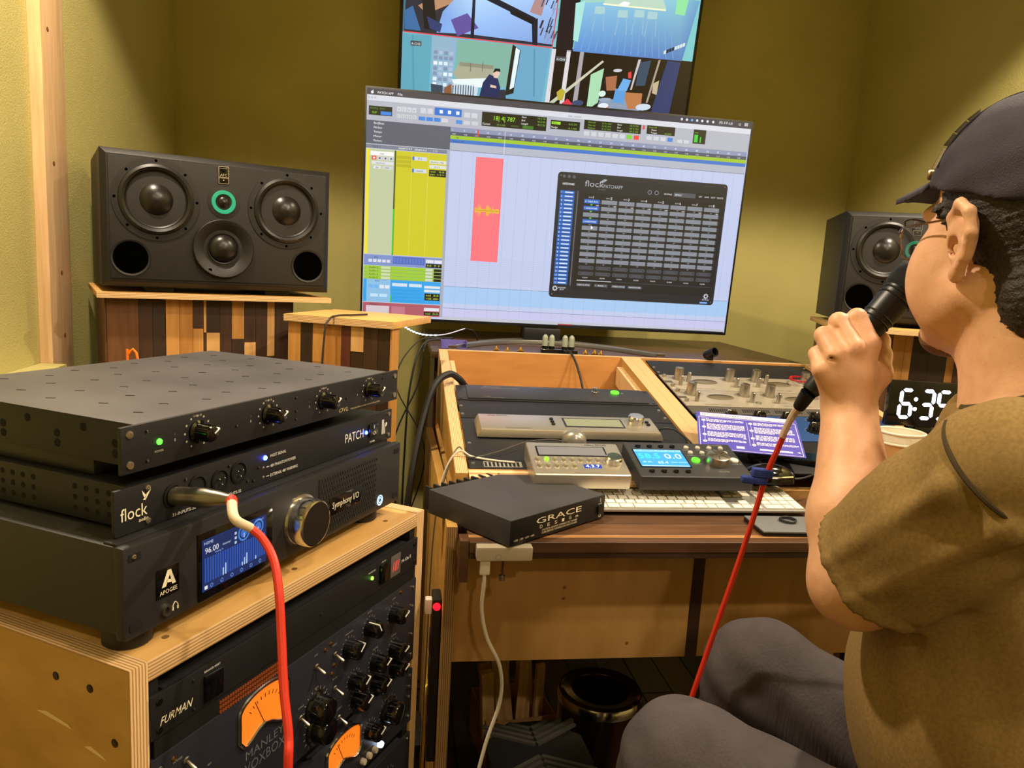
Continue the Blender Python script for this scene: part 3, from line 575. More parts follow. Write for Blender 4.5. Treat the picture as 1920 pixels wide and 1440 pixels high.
R_(258, 1217, 586, 600, '#8f97b8', 3); R_(258, 1217, 576, 587, '#4e5468', 3); R_(258, 1217, 565, 576, '#a3c832', 3); R_(258, 1217, 554, 565, '#3f78cc', 3); R_(258, 1217, 531, 554, '#b4bac8', 3); R_(258, 1217, 531, 533, '#8a90a4', 4)
for i in range(27): X_(str(1+4*i), 263+i*35.5, 589, 5.5, '#ffffff', 5); X_('%d:%02d' % (i*8//60, i*8 % 60), 263+i*35.5, 578, 4.5, '#dfe3ee', 5)
X_('120', 275, 567, 5, '#40500c', 5); X_('Default: 4/4', 266, 556, 5.5, '#14305c', 5, 34); R_(340, 344, 577, 598, '#f03c3c', 6); R_(425, 426, 531, 600, '#ffffff', 6)
for i in range(27): R_(295+i*35.5, 295.8+i*35.5, 12, 531, '#aab3d4', 1)
for i in range(14): R_(258, 1217, 130+i*6, 130.7+i*6, '#b4bcda', 1)
R_(258, 1217, 116, 117, '#5a6488', 2); R_(258, 1217, 62, 116, '#a8cbf2', 1); R_(258, 1217, 46, 47, '#5a6488', 2); R_(258, 1217, 12, 46, '#c9c9ee', 1); R_(258, 1217, 9, 20, '#c2c5d2', 2); R_(640, 690, 9, 13, '#a83a44', 3); R_(690, 1217, 9, 12, '#3c404c', 3)
R_(x0, 258, 16, 533, '#c9ccd4', 2); R_(x0, 252, 520, 531, '#7d8296', 3); X_('Click 1', 26, 522, 6, '#20242c', 4); X_('INSERTS A-E', 104, 523, 5, '#ffffff', 4, 40); X_('SENDS A-E', 152, 523, 5, '#ffffff', 4, 36); X_('I / O', 208, 523, 5, '#ffffff', 4)
R_(8, 18, 205, 518, '#f2e236', 3); R_(18, 92, 205, 518, '#c4cca4', 3); R_(92, 97, 205, 518, '#4a5a2a', 4); R_(92, 96, 207, 345, '#2fd23a', 5); R_(97, 254, 205, 518, '#d2ca28', 3); R_(144, 145, 205, 518, '#e6e068', 4); R_(194, 195, 205, 518, '#e6e068', 4)
R_(20, 90, 500, 512, '#f6f6f2', 4); X_('vox', 48, 503, 6, '#333333', 5)
for i in range(4): R_(24+i*17, 38+i*17, 487, 498, '#f05a50' if i == 0 else '#d0d4dc', 4); ui.disc(.003, FM((31+i*17)/1000, .4925, -.0012), 8, '#ffffff' if i == 0 else '#555b68')
R_(24, 90, 474, 483, '#dfe2e6', 4); X_('waveform', 36, 476, 5, '#444444', 5); R_(30, 52, 461, 470, '#dfe2e6', 4); R_(58, 88, 461, 470, '#d3d6da', 4); X_('dyn', 36, 463, 5, '#444444', 5); X_('read', 64, 463, 5, '#444444', 5)
for a, b, z in ((152, 190, 494), (152, 190, 458)): R_(a, b, z, z+11, '#d6dcea', 4); R_(146, 152, z, z+11, '#3f78cc', 4)
X_('B 2', 164, 497, 6, '#333333', 5); X_('reverb', 158, 461, 6, '#333333', 5)
for z in (488, 474): R_(198, 250, z, z+10, '#dfe2d8', 4)
X_('Monitor_Mix', 202, 490, 5, '#333333', 5, 40); X_('A 1-2', 214, 476, 5, '#333333', 5); R_(198, 250, 450, 470, '#12180c', 4); X_('vol   0.0', 202, 462, 5, '#c8e83c', 5, 42); X_('pan  < 0 >', 202, 454, 5, '#c8e83c', 5, 42)
for i in range(3): R_(99, 143, 495-i*12, 504-i*12, '#bdb622', 4)
R_(340, 426, 201, 519, '#fb7680', 2); wv = random.Random(3)
for i in range(56):
    e = (.25+.75*abs(math.sin(i*.17)))*(1 if i < 14 else .35 if i < 26 else 1 if i < 42 else .4); h_ = 3+16*e*wv.random(); R_(344+i*1.4, 345.2+i*1.4, 359-h_, 359+h_, '#e8c22c', 3)
R_(344, 424, 358.4, 359.8, '#b88a1c', 4)
R_(8, 250, 170, 203, '#7f92cc', 3); R_(97, 196, 178, 200, '#4a66b8', 4); X_('MIX', 40, 193, 5, '#20242c', 5)
for i in range(10): R_(99+i*9.6, 106+i*9.6, 181, 197, '#5d7ac8', 5)
for i in range(5): R_(22+i*14, 33+i*14, 180, 189, '#d8dcea', 4)
R_(200, 224, 186, 196, '#e6e8ee', 4); R_(226, 250, 186, 196, '#e6e8ee', 4); R_(200, 250, 172, 184, '#12180c', 4); X_('0.0   P  P', 204, 175, 6, '#c8e83c', 5, 40)
for i in range(4):
    z = 159-i*10.5; R_(8, 250, z, z+10, '#9fcc34', 3); R_(8, 250, z, z+1, '#6f9420', 4); X_('Audio %d' % (i+2), 24, z+2.5, 5.5, '#28380c', 5, 28); R_(62, 90, z+1.5, z+8.5, '#d0dcae', 4); R_(200, 222, z+1.5, z+8.5, '#d6dccc', 4); R_(226, 250, z+1, z+9, '#12180c', 4)
R_(8, 250, 56, 127, '#2fa4ea', 3); R_(18, 92, 56, 127, '#8cc0e6', 4); X_('INST', 44, 119, 5.5, '#20242c', 5); R_(97, 144, 108, 118, '#d6e2ee', 4); R_(150, 190, 108, 118, '#d6e2ee', 4); R_(198, 248, 106, 114, '#e2e6ea', 4); R_(198, 248, 94, 102, '#e2e6ea', 4); R_(200, 248, 68, 90, '#12180c', 4); X_('vol  0.0', 204, 81, 6, '#c8e83c', 5, 40); X_('<100  100>', 204, 71, 6, '#c8e83c', 5, 40); R_(92, 96, 58, 80, '#2fd23a', 5)
for i in range(4): R_(24+i*17, 38+i*17, 99, 110, '#6fb4ee' if i < 2 else '#dfe6ee', 5)
for i in range(2): R_(30+i*28, 54+i*28, 72, 82, '#bfe0f6', 5)
for i in range(4): R_(100, 190, 96-i*11, 96.8-i*11, '#1f86c8', 5)
R_(8, 254, 16, 54, '#b25a68', 3); X_('Master 1', 30, 46, 6, '#2a1418', 5); R_(18, 90, 20, 44, '#d8c8ce', 4); R_(97, 140, 18, 44, '#c47a88', 4); R_(200, 248, 34, 44, '#e0e2e8', 4); R_(200, 248, 20, 31, '#12180c', 4); X_('vol  0.0', 204, 23, 5.5, '#c8e83c', 5, 40)
R_(250, 259, 16, 531, '#a9adba', 4)
# floating patching application window
def rr(a, b, c, d_, r_, col, dd):
    pts = []
    for cx_, cz_, s0 in ((b-r_, d_-r_, 0), (a+r_, d_-r_, 90), (a+r_, c+r_, 180), (b-r_, c+r_, 270)):
        for k_ in range(5): an = rad(s0+k_*22.5); pts.append(((cx_+r_*math.cos(an))/1000, -.0006-dd*.00012, (cz_+r_*math.sin(an))/1000))
    ui.quad(pts, None, col)
rr(601, 1167, 100, 495, 12, '#23262e', 7); rr(604, 1164, 103, 480, 10, '#1d2028', 8); R_(676, 1160, 128, 436, '#15171d', 8.5)
for x in (621, 637, 653): ui.disc(.005, FM(x/1000, .482, -.0019), 12, '#5a5e68')
X_('HARDWARE', 618, 456, 7, '#ffffff', 10, 38); X_('flock', 690, 456, 19, '#aeb2ba', 10, 62); X_('PATCHAPP', 752, 455, 11, '#aeb2ba', 10, 62); X_('AUDIO', 734, 447, 5, '#6a6e78', 10, 24)
ui.quad([(.738, -.002, .472), (.752, -.002, .482), (.748, -.002, .470)], None, '#aeb2ba'); ui.quad([(.752, -.002, .482), (.762, -.002, .480), (.75, -.002, .471)], None, '#aeb2ba')
for x in (905, 928): ui.disc(.007, FM(x/1000, .452, -.0019), 16, '#8a8e98', .005)
R_(948, 1160, 441, 461, '#14161b', 8.6); X_('ROUTINGS', 954, 448, 5, '#ffffff', 10, 26); R_(986, 1060, 444, 458, '#50555f', 10); X_('DEFAULT', 990, 448, 5.5, '#ffffff', 11, 24)
for s_, x in (('NEW', 1072), ('SAVE', 1092), ('EDIT', 1114), ('DELETE', 1134)): X_(s_, x, 448, 5, '#e8eaf0', 10, len(s_)*3.6)
for i in range(24):
    z = 428-i*12.4; R_(613, 659, z, z+10.6, '#1f6ac8', 9); X_(str((i+2)//2), 617, z+2.2, 6, '#ffffff', 10); R_(628, 654, z+3.4, z+7.2, '#dce8fa', 10)
R_(668, 671, 140, 440, '#666a72', 9)
for c in range(8):
    x = 692+c*57.6; X_('PATH', x+14, 421, 4.5, '#c8ccd4', 10, 13); X_(str(c+1), x+29, 420, 8, '#ffffff', 10)
    for r_ in range(10):
        z = 404-r_*20.8; blue = c == 0 and r_ in (0, 1, 3)
        R_(x, x+51, z, z+13, '#1f6ac8' if blue else '#858b96', 9)
        if blue: X_(('31 TALK IN R', '1 HARDWARE', '', '2 HARDWARE')[r_], x+3, z+3.5, 5.5, '#ffffff', 10, 42)
        ui.quad([((x+20)/1000, -.0018, (z-2)/1000), ((x+25)/1000, -.0018, (z-7)/1000), ((x+30)/1000, -.0018, (z-2)/1000)], None, '#58d23c' if c == 0 and r_ < 3 else '#6a6e78')
        for zz in (3, 9): ui.disc(.0014, FM((x+54)/1000, (z+zz)/1000, -.0018), 6, '#6a6e78')
    X_('+48V', x+38, 397, 4, '#ffffff', 10, 12)
    for i, z in enumerate((195, 176)):
        rr(x, x+51, z, z+12, 4, '#454952', 9); ui.disc(.0022, FM((x+6)/1000, (z+6)/1000, -.0018), 8, '#20232a'); ui.disc(.0022, FM((x+45)/1000, (z+6)/1000, -.0018), 8, '#20232a')
    X_('CLEAR', x+16, 167, 4, '#e8eaf0', 10, 18)
R_(690, 1150, 158, 160, '#3a3e46', 9); R_(690, 806, 158, 160.5, '#c8ccd4', 10)
for a, b, s_ in ((690, 738, 'CLEAR ALL PATHS'), (750, 795, '<  BANK  >'), (808, 856, 'STEREO PATHS'), (864, 912, 'PHANTOM POWER')): R_(a, b, 140, 150, '#50555f', 9); X_(s_, a+4, 143, 4, '#ffffff', 10, b-a-8)
ui.disc(.0022, FM(.852, .145, -.0019), 8, '#4db4ff')
for x in (620, 1138):
    ui.disc(.007, FM(x/1000, .129, -.0019), 16, '#c8ccd4', .004)
    for k_ in range(8): a_ = rad(45*k_); ui.disc(.0017, FM(x/1000+.0078*math.cos(a_), .129+.0078*math.sin(a_), -.0019), 6, '#c8ccd4')
X_('HARDWARE', 630, 130, 4.5, '#e8eaf0', 10, 26); X_('SETUP', 636, 124, 4.5, '#e8eaf0', 10, 14); X_('SETTINGS', 1126, 115, 4.5, '#e8eaf0', 10, 24); R_(1118, 1146, 104, 110, '#2a86e0', 10); X_('MIDI SEND', 1121, 105.5, 3.5, '#ffffff', 11, 22)
ui.quad([(.7215, -.0022, .336), (.7215, -.0022, .324), (.729, -.0022, .328)], None, '#ffffff')
for x, z in ((611, 484), (1157, 486), (611, 110), (1157, 110)): ui.disc(.005, FM(x/1000, z/1000, -.0019), 10, '#0c0d10'); ui.disc(.003, FM(x/1000, z/1000, -.0020), 10, '#6a5a58')
ui.build('screen', screen_mat('television_screen', 1.0), tv)
# crescent stand
stp = thing('television_stand', 'silver crescent base plate under the large television', 'stand', (.47, 2.43, .9125))
mb = MB(); n = 24; out = []; inn = []
for k_ in range(n+1):
    a_ = k_/n*2-1; xx = .31*a_; yy = -.29*a_*a_; wd = .018+.055*(1-a_*a_); out.append((xx, yy+wd/2)); inn.append((xx, yy-wd/2))
mb.prism(inn+out[::-1], .0, .012); mb.build('base', mat('stand_silver', '#8b8a88', .35, .7), stp, .002); B('neck', BLK2, stp, -.06, .06, -.03, .05, .012, .05, .003)
for sx in (-1, 1): mb = MB(); mb.prism([(.31*sx-.012, -.30), (.31*sx+.012, -.30), (.31*sx+.010, -.275), (.31*sx-.010, -.275)], .0, .013); mb.build('end_cap', CHROME, stp)
# ================================================================== wall-mounted camera monitor
ct = thing('camera_monitor', 'wall-mounted flat monitor showing four security camera views', 'monitor', (-.025, 2.93, 1.775), (rad(9), 0, 0))
B('bezel', BLK2, ct, 0, 1.118, 0, .02, -.128, .512, .002); B('wall_bracket', BLK, ct, .45, .67, .02, .035, .15, .35, .002)
ui = MB()
GX, GZ = 563, 193
R_(12, GX, GZ, 499, '#3f6f86'); R_(GX, 1106, GZ, 499, '#78c4c8'); R_(12, GX, -114, GZ, '#6fb4c8'); R_(GX, 1106, -114, GZ, '#150d10')
def PG(pts, c, d=1): ui.quad([(min(max(a, 12), 1106)/1000, -.0006-d*.00012, min(max(b, -114), 499)/1000) for a, b in pts], None, c)
# view 1: rug, boom stand, cases
c8 = lambda x, y: (15+(x-112)*.629-(y-180)*.0, 194+(180-y)*.69+(x-112)*.072)
def P8(pts, c, d=1): PG([c8(*p) for p in pts], c, d)
P8([(115, 180), (980, 270), (1000, -260), (130, -260)], '#2a2a38'); P8([(240, 100), (560, -10), (560, -120), (190, 60)], '#b88a6a', 2); P8([(300, 190), (480, 200), (980, 260), (990, -20), (820, -200), (560, -120), (330, 90)], ['#7fa8e8', '#8fb6f0', '#7f9fd8', '#a8c8f4', '#dff4fc', '#c8ecfa', '#7fa4e0'], 3); P8([(830, 100), (900, 120), (940, -60), (900, -80)], '#b08888', 4)
P8([(420, 210), (540, 172), (470, 100), (378, 130)], '#5f4f9c', 5); P8([(118, 170), (210, 180), (160, 60), (118, 80)], '#3a6aa0', 5); P8([(170, -250), (240, -250), (300, 180), (230, 170)], '#14141c', 6); P8([(240, 110), (330, 150), (320, 190), (260, 170)], '#2c3c6c', 7)
P8([(495, 220), (516, 222), (512, 10), (496, 10)], '#181a30', 8); P8([(480, 0), (530, -10), (870, 130), (850, 152)], '#15182c', 8); P8([(710, 85), (780, 105), (860, 145), (850, 160), (720, 108)], '#0e101c', 9); P8([(845, 140), (880, 130), (890, 265), (860, 258)], '#15182c', 9)
for i in range(24): x = 890+wv.random()*95; yy = 30+wv.random()*200; P8([(x, yy+24), (x+8, yy+24), (x+22, yy-14), (x+14, yy-14)], wv.choice(('#3a4a6a', '#10101c', '#8a9ac0', '#4a3038')), 8)
for a, b in (((112, 182), (980, 277)),): P8([(112, 178), (980, 273), (980, 279), (112, 184)], '#e04a50', 10)
P8([(976, 277), (982, 277), (1002, -260), (996, -260)], '#d04850', 10)
# view 2: bright room with table and chairs
P8([(1000, 282), (1100, 300), (1140, -260), (1010, -260)], '#180f1c', 2); P8([(1105, 295), (1780, 358), (1840, 60), (1700, 40), (1140, 60)], ['#5a8cd0', '#4f78b8', '#6aa0c8', '#8cc8d8', '#86c0e0'], 3); P8([(1140, 60), (1700, 40), (1830, -260), (1100, -260)], '#9ccfc0', 2); P8([(1095, 60), (1150, 50), (1130, 250), (1100, 240)], '#a8e0d8', 4)
P8([(1260, 66), (1640, 104), (1640, 92), (1600, 20), (1300, -40)], '#b8d4c0', 5); P8([(1258, 70), (1640, 106), (1640, 98), (1258, 62)], '#f0f0c8', 6)
for x in range(14): P8([(1150+x*44, 290+x*4.4), (1154+x*44, 290+x*4.4), (1190+x*38, 130+x*4), (1187+x*38, 130+x*4)], '#74a8dc', 4)
for x, yy in ((1240, 90), (1380, 110), (1480, 110), (1560, 120)):
    P8([(x-30, yy+22), (x+34, yy+26), (x+30, yy-10), (x-26, yy-14)], '#a8ccd0', 7)
    for q_ in (-24, 24): P8([(x+q_, yy+20), (x+q_+7, yy+20), (x+q_+4+q_*.4, yy+110), (x+q_-2+q_*.4, yy+110)], '#8fb4d0', 7)
P8([(1350, 70), (1400, 82), (1420, 62), (1380, 55)], '#f4fff8', 7); P8([(1700, 120), (1760, 130), (1790, -200), (1700, -200)], '#8fe0a0', 6); P8([(1280, -40), (1600, -10), (1620, -260), (1280, -260)], '#b0dcc8', 4)
for i in range(8): P8([(1660+i*16, 322-i*5), (1674+i*16, 318-i*5), (1674+i*16, 300-i*5), (1660+i*16, 304-i*5)], wv.choice(('#16202c', '#cfe0e0')), 8)
# view 3: lounge with shelving, sofa and a standing figure
P8([(110, 190), (275, 205), (270, 520), (98, 505)], '#5ea4b8', 2); P8([(275, 205), (420, 220), (400, 470), (290, 520)], '#8fb0c8', 3); P8([(420, 225), (750, 255), (740, 470), (420, 440)], '#7fb0a0', 2); P8([(750, 255), (970, 280), (940, 600), (720, 580)], '#6aa4c4', 2)
for i in range(8):
    for j in range(4): P8([(290+j*30, 275+i*26+j*3), (312+j*30, 277+i*26+j*3), (312+j*30, 294+i*26+j*3), (290+j*30, 292+i*26+j*3)], wv.choice(('#d8e8f4', '#a8bcd4', '#7f90b0', '#e8f0f8')), 4)
P8([(405, 390), (445, 335), (640, 360), (645, 420), (430, 420)], '#a8a890', 5); P8([(440, 335), (640, 357), (640, 376), (440, 354)], '#8c8c78', 6); P8([(400, 420), (640, 420), (600, 470), (410, 440)], '#e4f0f0', 6)
for x in (505, 575): P8([(x, 340), (x+4, 340), (x+4, 385), (x, 385)], '#6c6c5c', 7)
P8([(280, 440), (350, 450), (350, 530), (290, 540)], '#384858', 5); P8([(360, 460), (410, 440), (400, 540), (360, 530)], '#8a5a40', 5); P8([(400, 440), (560, 450), (550, 540), (410, 530)], '#c8d8e4', 5)
for i in range(9): P8([(408+i*15, 450), (414+i*15, 450), (414+i*15, 520), (408+i*15, 520)], '#4a5a70', 6)
P8([(585, 440), (620, 400), (670, 420), (690, 470), (670, 560), (560, 540)], '#232c58', 8); P8([(640, 400), (650, 374), (675, 376), (682, 400), (668, 422), (648, 418)], '#e0c0b0', 9); P8([(640, 395), (650, 372), (680, 374), (684, 390), (660, 386)], '#10141c', 10); P8([(630, 452), (664, 460), (666, 472), (630, 466)], '#e0c0b0', 10)
P8([(745, 255), (795, 285), (770, 500), (720, 510)], '#22201c', 4); P8([(765, 270), (790, 285), (770, 470), (745, 480)], '#dff0fa', 5); P8([(670, 480), (720, 480), (735, 575), (660, 575)], '#303040', 6); P8([(440, 560), (470, 520), (540, 520), (570, 570)], '#4a5a9c', 7)
for i in range(6): ui.disc(.003, FM(*[q_/1000 for q_ in c8(530+i*20, 530+i*1)], -.0016), 8, '#b08af0')
for x in (160, 870): P8([(x, 200 if x < 500 else 280), (x+9, 200 if x < 500 else 280), (x+30, 520), (x+20, 520)], '#4f94ac', 3)
# view 4: drum kit in a dark room
for x in (980, 1070, 1150): P8([(x, 280+(x-980)*.1), (x+24, 282+(x-980)*.1), (x+(1010-x)*.0+10, 590), (x-18, 590)], '#d8d4d8' if x < 1100 else '#a8a0a8', 2)
P8([(950, 580), (975, 588), (1300, 352), (1290, 345)], '#c8c8b0', 6); P8([(1030, 500), (1060, 480), (1082, 500), (1070, 545), (1040, 540)], '#b8a838', 7); P8([(1228, 415), (1305, 385), (1290, 560), (1222, 600)], '#a8d8b0', 6); P8([(1040, 580), (1100, 535), (1142, 570), (1130, 600), (1050, 605)], '#d83848', 5); P8([(1280, 600), (1300, 550), (1500, 540), (1560, 620), (1300, 630)], '#8898b0', 3); P8([(1440, 510), (1560, 520), (1560, 600), (1480, 600)], '#b8784c', 4); P8([(1380, 560), (1450, 572), (1455, 500), (1390, 490)], '#5a9ad8', 7); P8([(1400, 500), (1460, 505), (1480, 450), (1430, 440)], '#6aaae4', 8); P8([(1320, 430), (1390, 424), (1390, 500), (1335, 500)], '#a86a4c', 6)
for x, yy, rx_, ry_, c_ in ((1390, 398, 28, 8, '#c8c8d0'), (1575, 592, 48, 18, '#c8d8e8'), (1165, 560, 36, 16, '#3a4a70'), (1165, 595, 54, 18, '#f0f8ff'), (1325, 578, 32, 14, '#e0e8f0'), (1310, 515, 22, 16, '#d8f0e0'), (1330, 545, 40, 8, '#98a8c0')):
    P8([(x+rx_*math.cos(rad(a_)), yy+ry_*math.sin(rad(a_))) for a_ in range(0, 360, 30)], c_, 9)
P8([(1293, 580), (1357, 580), (1352, 612), (1298, 612)], '#d0583c', 8); P8([(1510, 345), (1526, 345), (1490, 500), (1480, 500)], '#c8c0c0', 6); P8([(1520, 360), (1590, 350), (1570, 480), (1510, 480)], '#304860', 5); P8([(1635, 350), (1648, 350), (1600, 570), (1588, 570)], '#a89888', 6); P8([(1690, 355), (1775, 365), (1742, 655), (1620, 650)], '#283868', 5); P8([(1455, 410), (1475, 405), (1480, 440), (1460, 440)], '#d84048', 8); P8([(1620, 470), (1655, 455), (1650, 530), (1620, 520)], '#c0b090', 7)
for x, yy, s_ in ((155, 225, 'A-CH3'), (1008, 318, 'A-CH4')):
    P8([(x, yy), (x+62, yy+6), (x+62, yy+30), (x, yy+24)], '#4c5058', 10); a_, b_ = c8(x+4, yy+21); X_(s_, a_, b_+1, 8, '#e4ecf0', 11, 32)
ui.build('screen', screen_mat('camera_screen', 1.1), ct)
# ================================================================== studio desk with sloping console
dk = thing('studio_desk', 'plywood studio desk with walnut-edged top and sloping equipment console', 'desk', (0, 0, 0))
AL = math.atan2(.918-.776, 2.05-1.355); CROTX = AL-math.pi/2; CO2 = Vector((.142, 1.355, .776))
def cpos(x, s, h=0): return CO2+Vector((x, s*math.cos(AL)-h*math.sin(AL), s*math.sin(AL)+h*math.cos(AL)))
XD = 1.40
TOPW = [mat('top_%s' % n, a, .36, noise=1, nscale=9, nstretch=(.7, 9, 9), col2=b) for n, a, b in (('walnut', '#5a3d28', '#46301f'), ('amber', '#b08250', '#8a6038'), ('chocolate', '#3e2a1d', '#2e1f15'), ('mid', '#6b4a30', '#553822'))]
# table top: laminated boards along X
y = 1.115
for wd, m_ in ((.022, 0), (.012, 1), (.05, 3), (.045, 0), (.05, 2), (.04, 3), (.026, 0)): MB().box(.125, XD, y+.0002, y+wd-.0002, .7125, .7300).build('top_board', TOPW[m_], dk, .0006, 1); y += wd
for (a, b, z0, z1, m_) in ((.125, XD, .702, .7115, 2), (.125, .62, .7117, .7125, 1), (.62, XD, .7117, .7125, 0)): MB().box(a, b, 1.117, 1.16, z0, z1).build('edge_lamination', TOPW[m_], dk)
MB().box(.110, .1245, 1.118, 1.15, .662, .731).build('corner_block', TOPW[0], dk, .001)
PLYD = mat('plywood_fascia', '#b08850', .45, noise=1, nscale=6, nstretch=(5, 5, 1), col2='#a0783f')
B('fascia', PLYD, dk, .110, .53, 1.19, 1.206, .487, .7018, .0008); B('fascia', PLYD, dk, .5505, XD, 1.19, 1.206, .487, .7018, .0008); B('fascia_joint_shade', TOPW[2], dk, .5302, .5503, 1.1885, 1.206, .487, .7018)  # dark middle strip: board joint with its shadow put into the colour
mb = MB()
for x, z in ((.30, .60), (.30, .62), (.17, .53), (.42, .515)): mb.disc(.003, FM(x, z, 1.1897), 10)
mb.build('panel_marks', mat('fascia_mark', '#6b4a24', .6), dk)
SIDEP = PLYS
MB().prism([(1.17, 0), (2.07, 0), (2.07, .70), (1.30, .735), (1.17, .735)], 0, .018, Matrix(((0, 0, 1, .092), (1, 0, 0, 0), (0, 1, 0, 0), (0, 0, 0, 1)))).build('side_panel', SIDEP, dk, .0008)
B('edge_strip', ply_edge('plywood_edge_side', 'X', '#9a7a4c', '#6b4e2a'), dk, .092, .110, 1.1685, 1.1698, 0, .735)
def rail(x0, x1, s0, s1, depth, name, strips=1):
    M = Matrix.Translation(CO2) @ Matrix.Rotation(AL, 4, 'X')
    p = [M @ Vector((0, s, h)) for s, h in ((s0, 0), (s1, 0))]
    poly = [(p[0].y, p[0].z), (p[1].y, p[1].z), (p[1].y, depth), (p[0].y, depth)]
    MB().prism(poly, x0, x1, Matrix(((0, 0, 1, .142), (1, 0, 0, 0), (0, 1, 0, 0), (0, 0, 0, 1)))).build(name, SIDEP, dk, .0006)
    w_ = (x1-x0)/strips
    for i in range(strips):
        mb = MB(); mb.add([M @ Vector(q) for q in ((x0+i*w_+.0003, s0, .0004), (x0+(i+1)*w_-.0003, s0, .0004), (x0+(i+1)*w_-.0003, s1, .0004), (x0+i*w_+.0003, s1, .0004), (x0+i*w_+.0003, s0, 0), (x0+(i+1)*w_-.0003, s0, 0), (x0+(i+1)*w_-.0003, s1, 0), (x0+i*w_+.0003, s1, 0))], [(0, 1, 2, 3), (4, 7, 6, 5), (0, 4, 5, 1), (1, 5, 6, 2), (2, 6, 7, 3), (3, 7, 4, 0)]); mb.build('rail_edge', PLYX, dk)
rail(-.0245, -.0005, -.007, .715, .737, 'console_side'); rail(.493, .5495, -.007, .715, .737, 'console_divider', 2); rail(1.057, 1.080, -.007, .715, .737, 'console_side')
q = cpos(0, .715)
B('back_panel', mat('plywood_back', '#b98246', .5, noise=1, nscale=7, nstretch=(1, 5, 5), col2='#a87239'), dk, .1175, 1.222, q.y+.0005, q.y+.018, .70, q.z+.0004)
B('back_edge', PLYY, dk, .1175, 1.222, q.y+.0005, q.y+.018, q.z+.0004, q.z+.0016)
for x in (.0005, .476): 
    mb = MB(); a = [cpos(x, .46, -.02), cpos(x+.017, .46, -.02), cpos(x+.017, .69, -.02), cpos(x, .69, -.02)]; mb.add([v for v in a]+[v-Vector((0, 0, .05)) for v in a], [(0, 1, 2, 3), (4, 7, 6, 5), (0, 4, 5, 1), (1, 5, 6, 2), (2, 6, 7, 3), (3, 7, 4, 0)]); mb.build('mounting_cleat', PINE, dk)
mb = MB(); a = [cpos(.0005, -.028, 0), cpos(.48, -.028, 0), cpos(.48, .011, 0), cpos(.0005, .011, 0)]; mb.add(a+[v-Vector((0, 0, .012)) for v in a], [(0, 1, 2, 3), (4, 7, 6, 5), (0, 4, 5, 1), (1, 5, 6, 2), (2, 6, 7, 3), (3, 7, 4, 0)]); mb.build('front_ledge', PLYZ, dk)
B('console_front', PLYD, dk, .1185, 1.20, 1.362, 1.378, .60, .745)
B('table_support', PLYD, dk, .125, XD, 1.2065, 1.36, .690, .7120)
B('side_panel', SIDEP, dk, XD-.02, XD, 1.2065, 1.36, 0, .6898)
B('console_floor', PLYS, dk, .1185, 1.20, 1.38, q.y, .69, .70)
# rear bridge board
br = tag(B('bridge_board', mat('bridge_walnut', '#4d3524', .4, noise=1, nscale=9, nstretch=(1, 8, 8), col2='#3a2619'), None, .10, 1.25, 2.085, 2.78, .894, .912, .001), 'dark walnut board behind the desk holding the television', 'shelf')
for x in (.12, 1.21): B('leg', WD['dark'], br, x, x+.03, 2.3, 2.6, 0, .8938)
# ================================================================== equipment in the left bay
def cunit(name, label, x, s, w_, h_, depth, m_, h=.002, cat='audio unit', bodyw=.44, pt=.004, bev=.0008):
    u = thing(name, label, cat, cpos(x, s, h), (CROTX, 0, 0)); B('front_panel', m_, u, 0, w_, 0, pt, 0, h_, bev)
    if depth: B('chassis', BLK, u, (w_-bodyw)/2, (w_+bodyw)/2, pt+.0003, depth, .004, h_-.004)
    return u
ha = cunit('headphone_amplifier', 'matt black headphone amplifier with glowing green button in the sloping console', .0035, .356, .4826, .092, .1, mat('satin_black', '#2a2a2d', .4, bump=.1, bscale=800))
B('cover_plate', MATS['satin_black'], ha, .024, .46, -.003, 0, .004, .088, .0012)
y = -.0032
led(ha, .392, .062-.0, '#46ff28', 6, .0001) if 0 else None
mb = MB(); mb.lathe([(.0105, 0), (.0105, .002), (.009, .003), (.0001, .0032)], 24, FM(.391, .064, y)); mb.build('power_button', emis('green_button', '#4dff22', 3.5), ha)
mb = MB(); mb.lathe([(.0085, 0), (.0085, .004), (.006, .005), (.006, .013), (.0045, .014), (.0001, .014)], 20, FM(.339, .058, y)); mb.build('headphone_jack', CHROME, ha)
mb = MB(); mb.text('GRACE DESIGN', .0045, FM(.066, .074, y-.0002)); mb.text('DIGITAL TO ANALOG MONITOR CONTROLLER', .003, FM(.060, .066, y-.0002)); mb.text('m905', .004, FM(.066, .012, y-.0002)); mb.text('MONITOR SYSTEM', .0025, FM(.08, .006, y-.0002)); mb.text('COMPACT AUDIO MONITOR CONTROLLER', .003, FM(.18, .078, y-.0002)); mb.disc(.003, FM(.408, .060, y-.0002), 12, None, .002); mb.build('panel_lettering', GREY, ha)
screws(ha, [(.052, .078), (.052, .012), (.16, .075), (.165, .012), (.29, .075), (.30, .012), (.41, .078), (.415, .012)], .0034, STEEL, 'panel_screws'); screws(ha, [(.008, .008), (.474, .008), (.474, .084)], .004, BLKGL)
bp1 = cunit('blank_panel', 'plain black rack panel between the headphone amplifier and the silver display unit', .0035, .252, .4826, .1, 0, BLK, cat='rack panel', h=.001)
screws(bp1, [(.005, .066), (.005, .02), (.473, .072), (.473, .026)], .0042)
bp2 = cunit('blank_panel', 'long black rack panel with vent slots beside the two remote controls', .0035, .012, .4826, .237, 0, BLK, cat='rack panel', h=.001)
mb = MB()
for k in range(9): mb.box(.030+k*.0078, .0345+k*.0078, -.0005, 0, .008, .026)
mb.build('vent_slots', MATS['hole_black'], bp2); mb = MB(); mb.quad([(.028, -.0003, .006), (.102, -.0003, .006), (.102, -.0003, .029), (.028, -.0003, .029)]); mb.build('slot_plate', mat('slot_grey', '#8a8780', .5), bp2)
